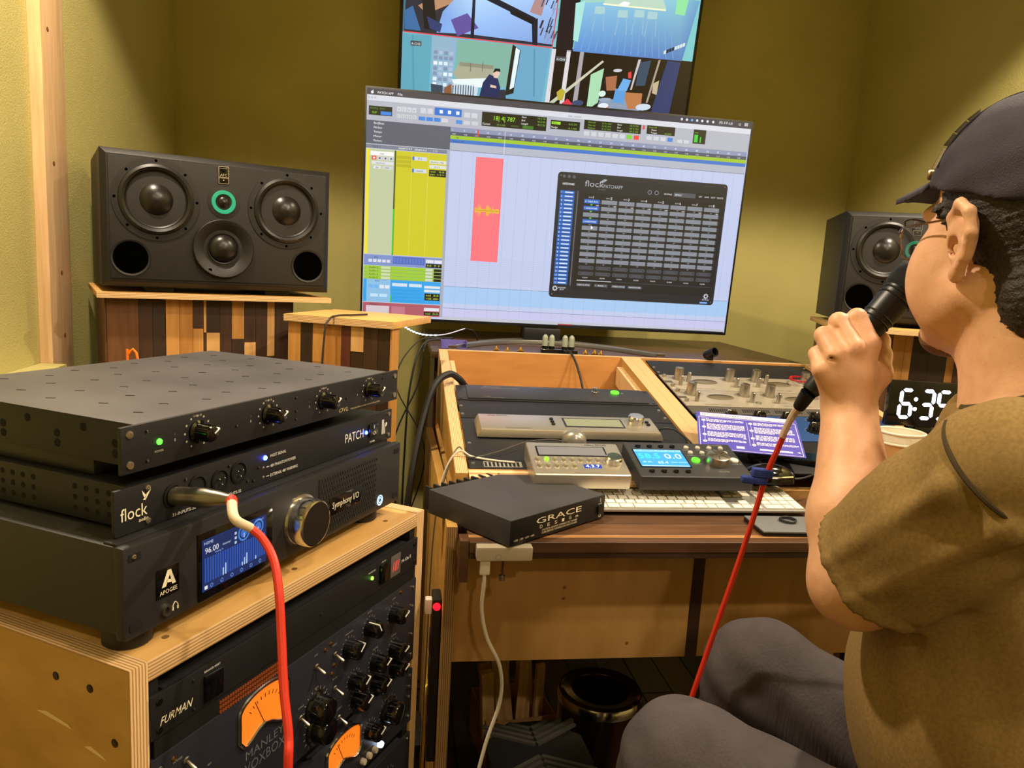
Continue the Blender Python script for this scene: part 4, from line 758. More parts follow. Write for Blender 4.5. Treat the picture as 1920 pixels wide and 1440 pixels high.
screws(bp2, [(.008, .11), (.008, .02), (.474, .11), (.474, .2)], .0042)
FRAMEY = mat('lcd_grey', '#4c5046', .2, spec=.6); LCD = mat('lcd_green', '#7a8066', .2, spec=.6)
su = thing('rack_synthesizer', 'flat brushed silver rack unit with grey-green display in the console', 'audio unit', cpos(.029, .145, .004), (CROTX, 0, 0))
v = [(0, 0, 0), (.400, 0, 0), (.400, 0, .086), (0, 0, .086), (.008, -.018, .004), (.392, -.018, .004), (.392, -.018, .082), (.008, -.018, .082)]
MB().add(v, [(0, 3, 2, 1), (4, 5, 6, 7), (0, 1, 5, 4), (1, 2, 6, 5), (2, 3, 7, 6), (3, 0, 4, 7)]).build('case', ALU, su, .002)
B('display_frame', BLKGL, su, .188, .320, -.0188, -.018, .022, .068); B('display', LCD, su, .192, .316, -.0192, -.0188, .026, .064)
mb = MB(); mb.lathe([(.0175, 0), (.0175, .014), (.0155, .017), (.0001, .017)], 28, FM(.350, .053, -.018)); mb.build('dial', CHROME, su)
mb = MB()
for z in (.060, .046, .033): mb.lathe([(.0045, 0), (.004, .003), (.0001, .0035)], 12, FM(.164, z, -.018))
for z in (.055, .042): mb.lathe([(.0045, 0), (.004, .003), (.0001, .0035)], 12, FM(.376, z, -.018))
mb.build('push_buttons', BLK2, su)
mb = MB(); mb.text('mbox', .006, FM(.028, .072, -.0184), wide=.016); mb.text('DLUG', .006, FM(.048, .072, -.0184)); mb.text('DIGITAL AUDIO INTERFACE', .003, FM(.06, .010, -.0184)); mb.build('case_lettering', BLK2, su)
# remotes resting over the lower end of the console
def remote(name, label, x0, x1, s0, s1, m_, side_m):
    r = thing(name, label, 'remote control', cpos(x0, s0, .0014), (CROTX, 0, 0)); W_, L_ = x1-x0, s1-s0
    v = [(0, 0, 0), (W_, 0, 0), (W_, 0, L_), (0, 0, L_), (0, -.030, 0), (W_, -.030, 0), (W_, -.038, L_), (0, -.038, L_)]
    b_ = MB().add(v, [(0, 3, 2, 1), (4, 5, 6, 7), (0, 1, 5, 4), (1, 2, 6, 5), (2, 3, 7, 6), (3, 0, 4, 7)]).build('case', m_, r, .004, 3)
    return r, W_, L_
def top_y(z, L_): return -.030-.008*z/L_-.0003
r1, W1, L1 = remote('synthesizer_remote', 'brushed silver remote with two rows of round buttons and a dial, beside the black controller', .112, .294, -.066, .052, ALU, BLK2)
def TM(x, z, L_, up=0): return T(x, top_y(z, L_)-up, z) @ Matrix.Rotation(math.atan(.008/L_), 4, 'X') @ FR
mb = MB(); mb.box(-.068, .068, -.018, .018, 0, .0006, TM(.084, .083, L1)); mb.build('display_frame', BLKGL, r1); mb = MB(); mb.box(-.065, .065, -.0155, .0155, 0, .0009, TM(.084, .083, L1)); mb.build('display', mat('lcd_lilac', '#6f6f78', .25), r1)
BT = MB(); BT.lathe([(.0052, 0), (.005, .003), (.004, .0045), (.0001, .005)], 16); BTm = BT.mesh('button', mat('silver_button', '#b0a890', .35, .6)); BTg = BT.mesh('button', emis('lit_button', '#b6e83c', 1.2))
for i in range(9): inst('button', BTg if i == 1 else BTm, r1, TM(.014+i*.0164, .052, L1))
for i in range(5): inst('button', BTm, r1, TM(.014+i*.0164, .030, L1))
mb = MB(); mb.box(-.0165, .0165, -.006, .006, 0, .0006, TM(.114, .029, L1)); sd = mb.build('segment_display', emis('segment_blue', '#1c3fae', 1.2), r1); mb = MB(); mb.text('4.3.7', .009, TM(.114, .0245, L1, .0008), 'c', wide=.027); mb.build('digits', emis('segment_white', '#e8f4ff', 3), sd)
mb = MB(); mb.lathe([(.0155, 0), (.0155, .011), (.0135, .013), (.0001, .013)], 28, TM(.158, .046, L1)); mb.build('dial', CHROME, r1)
mb = MB(); mb.text('mbox', .006, TM(.116, .107, L1, .0001), wide=.018); mb.text('DLUG', .006, TM(.137, .107, L1, .0001)); mb.build('case_lettering', BLK2, r1)
CHAR = mat('charcoal_plastic', '#2f3032', .42)
r2, W2, L2 = remote('monitor_controller', 'black monitor controller with bright cyan screen and silver volume dial', .310, .532, -.068, .062, CHAR, BLK2)
mb = MB(); mb.box(-.050, .050, -.034, .034, 0, .0006, TM(.060, .066, L2)); scr = mb.build('screen_glass', BLKGL, r2)
ui = MB(); M0 = TM(.060, .066, L2, .0008)
def SR(a, b, c, d_, col, k=0): ui.quad([(a, c, k*.0001), (b, c, k*.0001), (b, d_, k*.0001), (a, d_, k*.0001)], M0, col)
SR(-.048, .048, -.032, .032, '#3aa0f0'); SR(-.048, .048, .024, .032, '#8ad0ff', 1); SR(-.046, .046, -.031, -.028, '#c8ecff', 1)
ui.text('58.5', .019, M0 @ T(-.044, -.002, .0003), wide=.042, col='#35f0b0'); ui.text('0.0', .019, M0 @ T(.008, -.002, .0003), wide=.034, col='#e8fbff'); ui.text('65.4', .009, M0 @ T(-.012, -.021, .0003), wide=.02, col='#e8fbff'); ui.text('dB SPL', .005, M0 @ T(-.042, -.018, .0003), col='#c8ecff'); ui.text('GAIN OFFSET', .004, M0 @ T(.014, -.018, .0003), col='#c8ecff'); ui.text('SPL   MONITOR   INPUT   DIGITAL 1', .004, M0 @ T(-.044, .0255, .0003), col='#104070')
ui.build('screen', screen_mat('controller_screen', 1.6), scr)
BTb = MB().lathe([(.0055, 0), (.005, .003), (.0001, .004)], 14).mesh('button', BLKGL); BTw = MB().lathe([(.0055, 0), (.005, .003), (.004, .004), (.0001, .0042)], 14).mesh('button', mat('pale_button', '#a8a496', .4))
for i in range(4): inst('button', BTb, r2, TM(.026+i*.0235, .112, L2)); inst('button', BTb, r2, TM(.026+i*.0235, .017, L2))
for i in range(4): inst('button', BTw, r2, TM(.124+i*.024, .108, L2)); inst('button', BTw, r2, TM(.126+i*.024, .088, L2))
mb = MB(); mb.lathe([(.0085, 0), (.008, .003), (.0001, .0036)], 20, TM(.127, .060, L2)); mb.build('green_button', emis('green_button2', '#48ff1e', 3.5), r2)
mb = MB(); mb.lathe([(.0085, 0), (.008, .003), (.0001, .0036)], 20, TM(.206, .061, L2)); mb.build('white_button', mat('white_plastic', '#d2cec2', .4), r2)
mb = MB(); mb.lathe([(.0235, 0), (.0225, .012), (.0215, .0155), (.019, .0165), (.0001, .0165)], 40, TM(.169, .055, L2)); dl = mb.build('volume_dial', STEEL, r2)
mb = MB()
for k in range(5): mb.box(-.0006, .0006, .004, .019, .0165, .0169, TM(.169, .055, L2) @ Matrix.Rotation(rad(72*k+20), 4, 'Z'))
mb.build('dial_facets', mat('dial_dark', '#6a665e', .3, .9), dl)
mb = MB()
for i, s_ in enumerate(('SPEAKER A', 'HEADS', 'MONITOR', 'SUB')): mb.text(s_, .0028, TM(.124+i*.024, .0985, L2, .0001), 'c')
for i, s_ in enumerate(('SPEAKER B', 'MUTE', 'MONO', 'DIM')): mb.text(s_, .0028, TM(.126+i*.024, .0785, L2, .0001), 'c')
mb.text('VOLUME', .004, TM(.169, .018, L2, .0001), 'c'); mb.text('DISPLAY', .0028, TM(.127, .046, L2, .0001), 'c'); mb.text('TALKBACK', .0028, TM(.206, .047, L2, .0001), 'c'); mb.text('GRACE DESIGN', .0034, TM(.19, .120, L2, .0001), 'c')
mb.build('case_lettering', GREY, r2)
# ================================================================== equipment in the right bay
NICK = mat('nickel_panel', '#b3ab9b', .38, .55)
KS1 = knob_mesh('knob', .0125, .032, STEEL, n=24, top=.9); KS2 = knob_mesh('knob', .0055, .026, STEEL, n=16, top=.9); KS3 = knob_mesh('knob', .0055, .007, STEEL, n=14); KS0 = MB().lathe([(.017, 0), (.0165, .0012), (.0001, .0014)], 24).mesh('dial_ring', mat('nickel_ring', '#8c8577', .4, .6))
for row, (s0, label) in enumerate(((.360, 'silver equaliser with rows of steel knobs, lower of the pair in the console'), (.469, 'silver equaliser with rows of steel knobs and a red bracelet, upper of the pair'))):
    k_ = cunit('silver_equalizer', label, .559, s0, .4826, .1075, .1, NICK)
    x0 = .559
    big = [(.598-x0, .079), (.740-x0, .079), (.811-x0, .081)]+[(.93-x0, .08)] if row == 0 else [(.604-x0, .079), (.747-x0, .080), (.823-x0, .082), (.965-x0, .080)]
    for x, z in big: knob(k_, x, z, KS1); inst('dial_ring', KS0, k_, FM(x, z, -.0001))
    for x, z in ([(.597-x0, .031), (.743-x0, .034), (.812-x0, .033)] if row == 0 else [(.594-x0, .033), (.625-x0, .06), (.746-x0, .030), (.810-x0, .036), (.845-x0, .064)]): knob(k_, x, z, KS2)
    for z in ((.028, .095) if row == 0 else (.023, .092)): knob(k_, .010, z, KS3)
    mb = MB()
    for xa in (.640, .850):
        for c in range(20): pass
        M = FM(xa+.031-x0, .062, -.0003); n = 24
        v = [(.036*math.cos(2*math.pi*i/n), .019*math.sin(2*math.pi*i/n), 0) for i in range(n)]+[(.031*math.cos(2*math.pi*i/n), .013*math.sin(2*math.pi*i/n), -.0) for i in range(n)]
        mb.add([Vector((a, b, .0022 if i >= n else .0)) for i, (a, b, c_) in enumerate(v)], [(i, (i+1) % n, n+(i+1) % n, n+i) for i in range(n)], M); mb.add(v[n:], [tuple(range(n))], M)
    mb.build('recessed_scoop', mat('scoop_dark', '#8a7f6a', .3, .6), k_)
    mb = MB(); mb.box(-.010, .010, -.007, .007, 0, .0004, FM(.010, .055))
    for x, z in ((.2, .03), (.28, .08)): mb.disc(.008, FM(x, z, -.0003), 16, None, .005)
    mb.text('LINE AMPLIFIER   EQUALIZER', .004, FM(.05, .008, -.0003)); mb.text('FREQ   GAIN   BOOST   ATTEN', .004, FM(.26, .012, -.0003)); mb.build('panel_marks', mat('dark_print', '#4a443a', .6), k_)
bp3 = cunit('blank_panel', 'plain black rack panel behind the silver equalisers', .559, .578, .4826, .118, 0, BLK, cat='rack panel', h=.001); screws(bp3, [(.006, .02), (.006, .06), (.476, .02), (.476, .1)], .0042)
vp = cunit('vent_panel', 'narrow grey slotted vent panel between silver and blue units', .559, .314, .4826, .044, 0, mat('vent_grey', '#4a4640', .5), cat='rack panel', h=.001)
mb = MB()
for g in range(5):
    for k in range(13): mb.box(-.0013, .0013, -.009, .009, 0, .0005, FM(.05+g*.085+k*.0055, .022) @ Matrix.Rotation(rad(-12), 4, 'Z'))
mb.build('vent_slots', MATS['hole_black'], vp)
BLUE = mat('cobalt_panel', '#1f3f72', .4)
tb = cunit('valve_compressor', 'cobalt blue compressor with black knobs under the purple card', .559, .168, .4826, .140, .1, BLUE)
KP = knob_mesh('knob', .016, .018, BLKGL, skirt=.0185, n=28)
mb = MB()
for x, z in ((.079, .115), (.151, .116), (.222, .115), (.293, .115), (.36, .115), (.43, .115), (.26, .055), (.33, .05), (.40, .05)): knob(tb, x, z, KP, KPTR, rad(random.uniform(-120, 120))); ticks(mb, x, z, .0195, .0225, 11, -140, 140, .0005)
mb.text('TUBE-TECH', .008, FM(.012, .066, -.0003)); mb.text('COMPRESSOR CL 1B', .0035, FM(.012, .054, -.0003)); mb.text('RATIO', .0035, FM(.151, .088, -.0003), 'c'); mb.build('panel_lettering', mat('pale_blue_print', '#c8d4e8', .6), tb)
screws(tb, [(.008, .13), (.008, .01), (.474, .13), (.474, .01)], .004)
bp4 = cunit('blank_panel', 'black rack panel below the cobalt blue compressor', .559, .012, .4826, .154, 0, BLK, cat='rack panel', h=.001)
# purple quick start card leaning on the knobs
cd_ = thing('instruction_card', 'purple printed quick-start card leaning on the blue compressor', 'card', (.661, 1.552, .865), (rad(20), 0, -.318))
W_, H_ = .21, .148
B('card_sheet', mat('card_purple', '#4a46a8', .45), cd_, 0, W_, -H_, 0, -.0004, .0004)
mb = MB(); zz = .0006
def cr(x0, x1, y0, y1): mb.quad([(x0/1000, -y1/1000, zz), (x1/1000, -y1/1000, zz), (x1/1000, -y0/1000, zz), (x0/1000, -y0/1000, zz)])
cr(8, 203, 2, 16); mbl = MB(); mbl.text('PATCH QUICKSTART GUIDE', .008, T(.012, -.0135, zz+.0003), wide=.105); mbl.text('FLOCK AUDIO', .004, T(.16, -.0115, zz+.0003), wide=.03)
for a in ((4, 206, 19, 20), (4, 206, 144, 145), (4, 5, 19, 145), (205, 206, 19, 145), (104, 104.6, 30, 122), (14, 14.5, 32, 120), (112, 112.5, 28, 122)): cr(*a)
mb.text('START', .004, T(.010, -.0275, zz))
rnd = random.Random(5)
for col_ in (20, 118):
    yy = 28
    for blk in range(4):
        for ln in range((3, 6, 5, 3)[blk]):
            L = 78 if ln < (2, 5, 4, 2)[blk] else 40; x = col_
            while x < col_+L: wl = rnd.uniform(3, 9); cr(x, min(x+wl, col_+L), yy, yy+2.1); x += wl+1.4
            yy += 4.1
        yy += 7
for x in (14, 112):
    for i, yv in enumerate((34, 62, 92, 118)): mb.disc(.0042, T(x/1000, -yv/1000, zz+.0001), 18); mbl.text(str(i+1+(4 if x > 50 else 0)), .004, T(x/1000, -(yv+2)/1000, zz+.0004), 'c')
cr(122, 186, 130, 136); cr(76, 92, 128, 136)
for x, yv in ((93, 50), (95, 98), (196, 64), (198, 110), (198, 133)): mb.quad([(x/1000-.004, -yv/1000, zz), (x/1000+.004, -yv/1000-.001, zz), (x/1000+.002, -yv/1000+.004, zz), (x/1000-.001, -yv/1000+.002, zz)])
mb.build('card_print', mat('card_white', '#d8d4e4', .6), cd_); mbl.build('card_lettering', mat('card_ink', '#302c70', .6), cd_)
# ================================================================== keyboard
kb = thing('keyboard', 'white and silver full-size computer keyboard on the desk', 'keyboard', (.338, 1.247, .7355), (rad(6.5), 0, 0))
KW, KD = .43, .114
B('tray', mat('keyboard_silver', '#b9b9b4', .35, .7), kb, 0, KW, 0, KD, .001, .0055, .002); mb = MB(); mb.box(.01, KW-.01, KD-.012, KD-.004, -.013, .001); mb.box(.01, KW-.01, .004, .01, -.0008, .001); mb.build('support_foot', mat('keyboard_white', '#dcd8cc', .5), kb)
KM = {}
def key(x, yv, w_=.0165, d_=.0155):
    kk = (round(w_, 4), round(d_, 4))
    if kk not in KM: KM[kk] = MB().box(0, w_, 0, d_, 0, .0028).mesh('key', MATS['keyboard_white'], .0008, 2)
    inst('key', KM[kk], kb, T(x, yv, .0056))
P_ = .0190; x0 = .007; rp = .0182; y0 = .006
rows = [[1.25, 1, 1.25, 1.4, 4.9, 1.4, 1.2, 1, 1.35], [2.25]+[1]*10+[2.25], [1.75]+[1]*11+[1.75], [1.5]+[1]*12+[1], [1]*13+[1.5]]
for r_, ks in enumerate(rows):
    sc_ = 14.5*P_/(sum(ks)*P_); x = x0
    for k_ in ks: w_ = k_*P_*sc_; key(x, y0+r_*rp, w_-.0026); x += w_
for i in range(14): key(x0+i*14.5*P_/14, y0+5*rp, 14.5*P_/14-.0026, .0125)
xn = x0+14.5*P_+.006
for c in range(3):
    key(xn+c*P_, y0); key(xn+c*P_, y0+3*rp); key(xn+c*P_, y0+4*rp); key(xn+c*P_, y0+5*rp, .0164, .0125)
key(xn+P_, y0+rp)
xp = xn+3*P_+.006
for c in range(4):
    for r_ in range(6):
        if r_ == 0 and c == 0: key(xp, y0, 2*P_-.0026)
        elif r_ == 0 and c == 1: continue
        elif c == 3 and r_ == 0: key(xp+3*P_, y0, .0164, 2*rp-.0026)
        elif c == 3 and r_ == 1: continue
        else: key(xp+c*P_, y0+r_*rp, .0164, .0125 if r_ == 5 else .0155)
# trackpad with a coiled ring on it
tp = thing('trackpad', 'flat silver trackpad with dark underside on the desk edge', 'trackpad', (.628, 1.142, .7305), (0, 0, rad(-2)))
B('base', BLK2, tp, .0, .16, .002, .082, 0, .006, .001); B('surface', mat('trackpad_grey', '#7d8084', .35, .3), tp, 0, .16, 0, .082, .006, .009, .0012)
mb = MB(); mb.tube([(.0135*math.cos(a), .0135*math.sin(a), .003+.0006*k/12) for k, a in enumerate([2*math.pi*i/12 for i in range(40)])], .0019, 6, 2); o = mb.build('cable_coil', RUB, None); o.location = (.698, 1.192, .7388); tag(o, 'small coil of thin black cable lying on the trackpad', 'cable')
# ================================================================== power supply box
gr = thing('power_supply', 'matt black box with white lettering and rear cooling fins, overhanging the desk edge', 'power supply', (.183, 1.089, .7325), (0, 0, rad(36.9)))
GW, GD, GH = .235, .215, .0415
B('case', mat('powder_black', '#38373a', .6, noise=1, nscale=14, col2='#302f31', bump=.2, bscale=900), gr, 0, GW, 0, GD-.018, 0, GH, .0008); B('front_plate', BLK2, gr, .0005, GW-.0005, -.001, 0, .0005, GH-.0005, .0004)
for k in range(13): B('cooling_fin', BLK, gr, .006+k*.0178, .0105+k*.0178, GD-.018, GD, .002, GH+.001, .0006)
y = -.0014; mb = MB()
mb.text('GRACE', .0098, FM(.058, .0245, y), wide=.112)
for i, c_ in enumerate('DESIGN'): mb.text('Design'[i].upper() if c_ != 'N' else 'n', .0058, FM(.070+i*.0178, .0158, y), 'c', wide=.0062)
mb.text('CAUTION: ALWAYS CONNECT DC POWER', .0032, FM(.072, .0103, y), wide=.088); mb.text('CORE BEFORE TURNING ON MAIN POWER', .0032, FM(.072, .0058, y), wide=.088)
for i, s_ in enumerate(('+15V', '-15V', '+5.5V', '+48V')): mb.text(s_, .0034, FM(.008+i*.0125, .006, y), wide=.0092)
mb.disc(.0032, FM(.222, .006, y), 16, None, .002); mb.box(.2212, .2222, y, y+.0002, .030, .037); mb.text('POWER', .002, FM(.2215, .0265, y), 'c'); mb.build('lettering', MATS['cream_print'], gr)
mb = MB()
for i in range(4): mb.disc(.0012, FM(.013+i*.0125, .0145, y), 8)
mb.build('dark_indicators', MATS['dark_steel'], gr); B('rocker_switch', BLKGL, gr, .214, .228, -.004, -.001, .0095, .024, .001)
for x in (.02, GW-.03):
    for yy in (.02, GD-.06): B('rubber_foot', BLK2, gr, x, x+.012, yy, yy+.012, -.0024, 0)
# clear hub under the desk edge with white cable
hb = thing('usb_hub', 'small translucent white plastic hub clipped under the desk edge', 'hub', (.134, 1.094, .707))
B('shell', mat('frosted_plastic', '#c8bca4', .45, trans=.35, ior=1.3), hb, 0, .088, 0, .020, 0, .0225, .003); mb = MB(); mb.disc(.005, FM(.034, .007, -.0003), 20, None, .0042); mb.build('logo_ring', GREY, hb)
bo = thing('hanging_bolt', 'thin metal bolt with a knurled end hanging below the clear hub', 'bolt', (.177, 1.104, .672)); mb = MB(); mb.cyl((0, 0, .006), (0, 0, .0348), .0018, n=10); mb.build('shank', mat('brown_steel', '#5a4636', .4, .7), bo); mb = MB(); mb.lathe([(.0048, 0), (.0052, .004), (.0052, .008), (.0025, .009)], 10); mb.build('knurled_end', STEEL, bo)
wc = thing('white_cable', 'white charging cable hanging from the clear hub to the floor', 'cable', (0, 0, 0)); CW_ = mat('white_cable', '#cfc7b4', .5)
B('plug', CW_, wc, .141, .157, 1.100, 1.109, .682, .7065, .002)
mb = MB(); mb.tube([(.149, 1.1045, .683), (.149, 1.105, .66), (.1485, 1.11, .62), (.160, 1.115, .57), (.185, 1.12, .515), (.190, 1.13, .45), (.168, 1.125, .37), (.145, 1.115, .25), (.125, 1.10, .10), (.105, 1.07, .012), (.085, 1.02, .004)], .0032, 8); mb.build('cord', CW_, wc)
# ================================================================== clock, cups and desk clutter
def on_con(px, py, h=0):
    d = ray(px, py); n = Vector((0, -math.sin(AL), math.cos(AL))); c = Vector((0, 0, CZ)); p = CO2+n*h; return c+d*((p-c).dot(n)/d.dot(n))
c0 = atY(1660, 797, 1.56); c1 = atY(1660, 712, 1.56)
ck = thing('digital_clock', 'black digital clock with glowing white digits reading 6:35', 'clock', (c0.x, 1.56, c0.z), (0, 0, rad(-8)))
CH_ = c1.z-c0.z; B('case', BLKGL, ck, 0, .27, 0, .018, 0, CH_, .003)
GLW = emis('clock_white', '#dfe9ff', 9)
SEG = {'a': (.5, 1, 0), 'g': (.5, .5, 0), 'd': (.5, 0, 0), 'f': (0, .75, 1), 'b': (1, .75, 1), 'e': (0, .25, 1), 'c': (1, .25, 1)}
NUM = {'6': 'afgedc', '3': 'abgcd', '5': 'afgcd', '0': 'abcdef', '1': 'bc', '2': 'abged', '4': 'fgbc', '8': 'abcdefg'}
dh, dw = CH_*.60, .026; zb = CH_*.20
for x0, n_ in ((.024, '6'), (.0735, '3'), (.112, '5')):
    mb = MB()
    for s_ in NUM[n_]:
        a, b, v_ = SEG[s_]; t_ = .0040; M = FM(x0+a*dw+(zb+b*dh)*.06, zb+b*dh, -.0006)
        L = dh*.5-.004 if v_ else dw-.004; p = [(-L/2, 0), (-L/2+t_, t_), (L/2-t_, t_), (L/2, 0), (L/2-t_, -t_), (-L/2+t_, -t_)]
        mb.prism([(y_, x_) for x_, y_ in p][::-1] if v_ else p, 0, .0004, M)
    mb.build('digit', GLW, ck)
mb = MB()
for z in (.32, .68): mb.disc(.0045, FM(.0625, zb+dh*z, -.0008), 16)
for z in (.32, .68): mb.box(.150, .158, -.0009, -.0008, zb+dh*z-.002, zb+dh*z+.002)
mb.build('colon', GLW, ck)['kind'] = 'stuff'; MB().text('MELOTEN', .0034, FM(.13, .006, -.0006), 'c').build('maker_lettering', GREY, ck)
B('stand_leg', BLKGL, ck, .07, .11, .0, .05, -(c0.z-cpos(0, (1.56-1.355)/math.cos(AL)).z)+.0035, 0, .002)
tb_ = tag(B('side_table', WD['dark'], None, 1.2225, 1.40, 1.37, 1.80, .80, .818, .001), 'dark wooden side board under the digital clock', 'shelf'); B('support', WD['dark'], tb_, 1.224, 1.26, 1.42, 1.75, 0, .7998)
for k, (dz, lab) in enumerate(((0, 'kraft paper cup with white rim, lower of the two stacked cups'), (.020, 'white-rimmed paper cup stacked inside the kraft cup'))):
    cu = thing('paper_cup', lab, 'cup', (.972, 1.296, .7302+dz), (0, 0, 0), 'stacked paper cups')
    H_ = .135; mb = MB(); mb.lathe([(.0295-.0012*k, .0), (.0300-.0012*k, .004), (.0440-.0012*k, H_)] + [(.0432-.0012*k, H_), (.0285-.0012*k, .004), (.0001, .004)], 40, cap=False); mb.build('body', mat('kraft_paper' if k == 0 else 'cup_white', '#a9804e' if k == 0 else '#d8d0bc', .8), cu)
    mb = MB(); mb.lathe([(.0440-.0012*k, H_-.002), (.0462-.0012*k, H_), (.0462-.0012*k, H_+.002), (.0440-.0012*k, H_+.003), (.0425-.0012*k, H_)], 40, cap=False); mb.build('rim', MATS['cup_white'] if 'cup_white' in MATS else mat('cup_white', '#d8d0bc', .8), cu)
    if k == 0: mb = MB(); mb.box(-.004, .006, -.0405, -.0395, .055, .085); mb.build('print_mark', BLK2, cu)
# mice, gadgets and leads
def blob(name, lab, cat, p, r, m_, rz=0, extra=None):
    o = thing(name, lab, cat, p, (0, 0, rz)); n = 20; pr = [(math.sin(math.pi/2*k/8), math.cos(math.pi/2*k/8)) for k in range(9)]
    mb = MB(); mb.lathe([(1, -.35)]+[(a, b) for a, b in pr[::-1]], 28, T(0, 0, r[2]*.35) @ Matrix.Diagonal((r[0], r[1], r[2], 1))); mb.build('shell', m_, o)
    if extra: mb = MB(); mb.tube([(-r[0]*.8, -r[1]*.62, r[2]*.55), (0, -r[1]*1.0, r[2]*.55), (r[0]*.8, -r[1]*.62, r[2]*.55)], .0022, 6, 6); mb.build('trim_stripe', extra, o)
    return o
p = on_con(1440, 898, .004); blob('mouse', 'glossy black computer mouse with a silver stripe near the blue cable tie', 'mouse', p-Vector((0, 0, .004)), (.052, .028, .026), BLKGL, rad(-8), CHROME)
p = on_con(1076, 829, .004); blob('mouse', 'small silver computer mouse behind the silver remote', 'mouse', p-Vector((0, 0, .003)), (.026, .02, .022), mat('silver_plastic', '#9a978f', .25, .6), rad(-20))
def cable(name, lab, pts, r, m_, sub=8, cat='cable'): mb = MB(); mb.tube(pts, r, 8, sub); return tag(mb.build(name, m_, None), lab, cat)
cable('mouse_lead', 'thin grey lead from the silver mouse over the console side', [on_con(1062, 828, .01), on_con(1030, 824, .012), on_con(985, 829, .012), on_con(930, 848, .01), on_con(880, 857, .006), Vector((.128, 1.435, .802)), Vector((.105, 1.40, .76)), Vector((.083, 1.36, .66)), Vector((.075, 1.30, .40)), Vector((.07, 1.28, .01))], .0013, mat('grey_lead', '#4a463f', .5))
cable('white_lead', 'short white lead across the black vent panel', [Vector((.085, 1.40, .70)), Vector((.108, 1.41, .775)), Vector((.130, 1.415, .800)), on_con(885, 856, .006), on_con(925, 863, .004), on_con(965, 867, .004)], .0020, CW_)
cable('thick_cable', 'thick black cable bundle bending over the console side nearest the rack cabinet', [cpos(.03, .47, -.01), cpos(.012, .465, .012), Vector((.13, 1.80, .892)), Vector((.095, 1.77, .868)), Vector((.07, 1.74, .79)), Vector((.045, 1.68, .66)), Vector((.03, 1.67, .45)), Vector((.03, 1.66, .2)), Vector((.04, 1.65, .012))], .0085, RUB)
for k, (dx_, dy_) in enumerate(((0, 0), (.012, .05), (-.02, .03))):
    cable('hanging_cable', ('slack black cable hanging from the bridge board', 'black cable bowing out beside the console wall', 'thin black cable dropping behind the thick bundle')[k], [Vector((.16+dx_, 2.25+dy_, .93)), Vector((.08+dx_, 2.2+dy_, .918)), Vector((.045+dx_*2, 2.15+dy_, .80)), Vector((.035-dx_*3, 2.1+dy_, .6)), Vector((.03+dx_, 2.0+dy_, .3)), Vector((.02, 1.9+dy_, .01))], .003-.0005*k, RUB)
cable('television_lead', 'black lead dropping over the plywood back panel into the console', [Vector((.50, 2.24, .918)), Vector((.485, 2.10, .924)), Vector((.487, 2.062, .928)), Vector((.50, 2.035, .90)), Vector((.512, 1.99, .84)), Vector((.515, 1.95, .78))], .0032, RUB)
cable('shelf_lead', 'thin dark lead lying over the pale board of the low stand', [Vector((-.07, 1.84, 1.0235)), Vector((-.10, 1.80, 1.0235)), Vector((-.135, 1.755, 1.0235)), Vector((-.150, 1.735, 1.015)), Vector((-.158, 1.722, .98)), Vector((-.165, 1.715, .8)), Vector((-.17, 1.70, .4)), Vector((-.16, 1.68, .01))], .0024, mat('brown_lead', '#2a2220', .5))
ob = [atY(240, 700, 1.5), atY(241, 664, 1.5), atY(262, 690, 1.5)]
cable('orange_cable', 'bright orange cable looping up behind the stacked units', [Vector((ob[0].x, 1.5, .01)), Vector((ob[0].x, 1.5, .5)), ob[0], ob[1], ob[2], Vector((ob[2].x+.03, 1.5, .6)), Vector((ob[2].x+.05, 1.5, .01))], .0026, mat('orange_cable', '#ff7a10', .5), 4)
# bridge board: valves, brass cones, light strip
vbse = tag(MB().prism([(-.055, -.02), (.055, -.02), (.05, .03), (-.05, .03)], 0, .012).build('valve_holder', BLKGL, None, .003), 'glossy black four-socket base holding small valves', 'holder'); vbse.location = (.475, 2.165, .9125)
for x, lab in ((-.040, 'small grey glass valve, outermost beside the brass cones'), (-.020, 'small grey glass valve next to the outermost one'), (.020, 'small grey glass valve inside the pair by the television lead'), (.040, 'small grey glass valve outermost beside the television lead')):
    v_ = thing('glass_valve', lab, 'valve', (.475+x, 2.170, .9247), (0, 0, 0), 'valves on the base'); mb = MB(); mb.lathe([(.0085, 0), (.0085, .030), (.007, .036), (.003, .040), (.0001, .041)], 18); mb.build('envelope', mat('valve_grey', '#8a9080', .2, coat=.5), v_); mb = MB(); mb.lathe([(.0095, 0), (.0095, .006), (.0088, .007)], 18); mb.build('collar', BLKGL, v_)
for i, (x, y_) in enumerate(((.285, 2.12), (.315, 2.105), (.355, 2.12), (.545, 2.115), (.575, 2.125), (.590, 2.11))):
    o = MB().lathe([(.008, 0), (.0095, .003), (.0095, .007), (.006, .010), (.0022, .017), (.0001, .019)], 16).build('brass_cone', GOLD, None); o.location = (x, y_, .9122); tag(o, 'tiny brass cone foot on the walnut board, between valves and violet tray' if i < 3 else 'tiny brass cone foot on the walnut board, beyond the valves from the tray', 'cone', 'brass cones near the tray' if i < 3 else 'brass cones beyond the valves')
ls = [atY(756, 611, 2.27), atY(776, 622, 2.27), atY(800, 628, 2.27), atY(834, 627, 2.27), atY(872, 616, 2.27)]
lst = thing('led_strip', 'sagging strip of blue-white lights below the large television', 'light strip', (0, 0, 0)); mb = MB(); mb.tube(ls, .0014, 6, 8); mb.build('ribbon', mat('strip_ribbon', '#d8d8d8', .5, emit='#9fb4ff', es=.5), lst)
mb = MB()
for p in spline(ls, 4)[:11]: mb.box(-.0035, .0035, -.003, .0005, -.0018, .0018, Matrix.Translation(p))
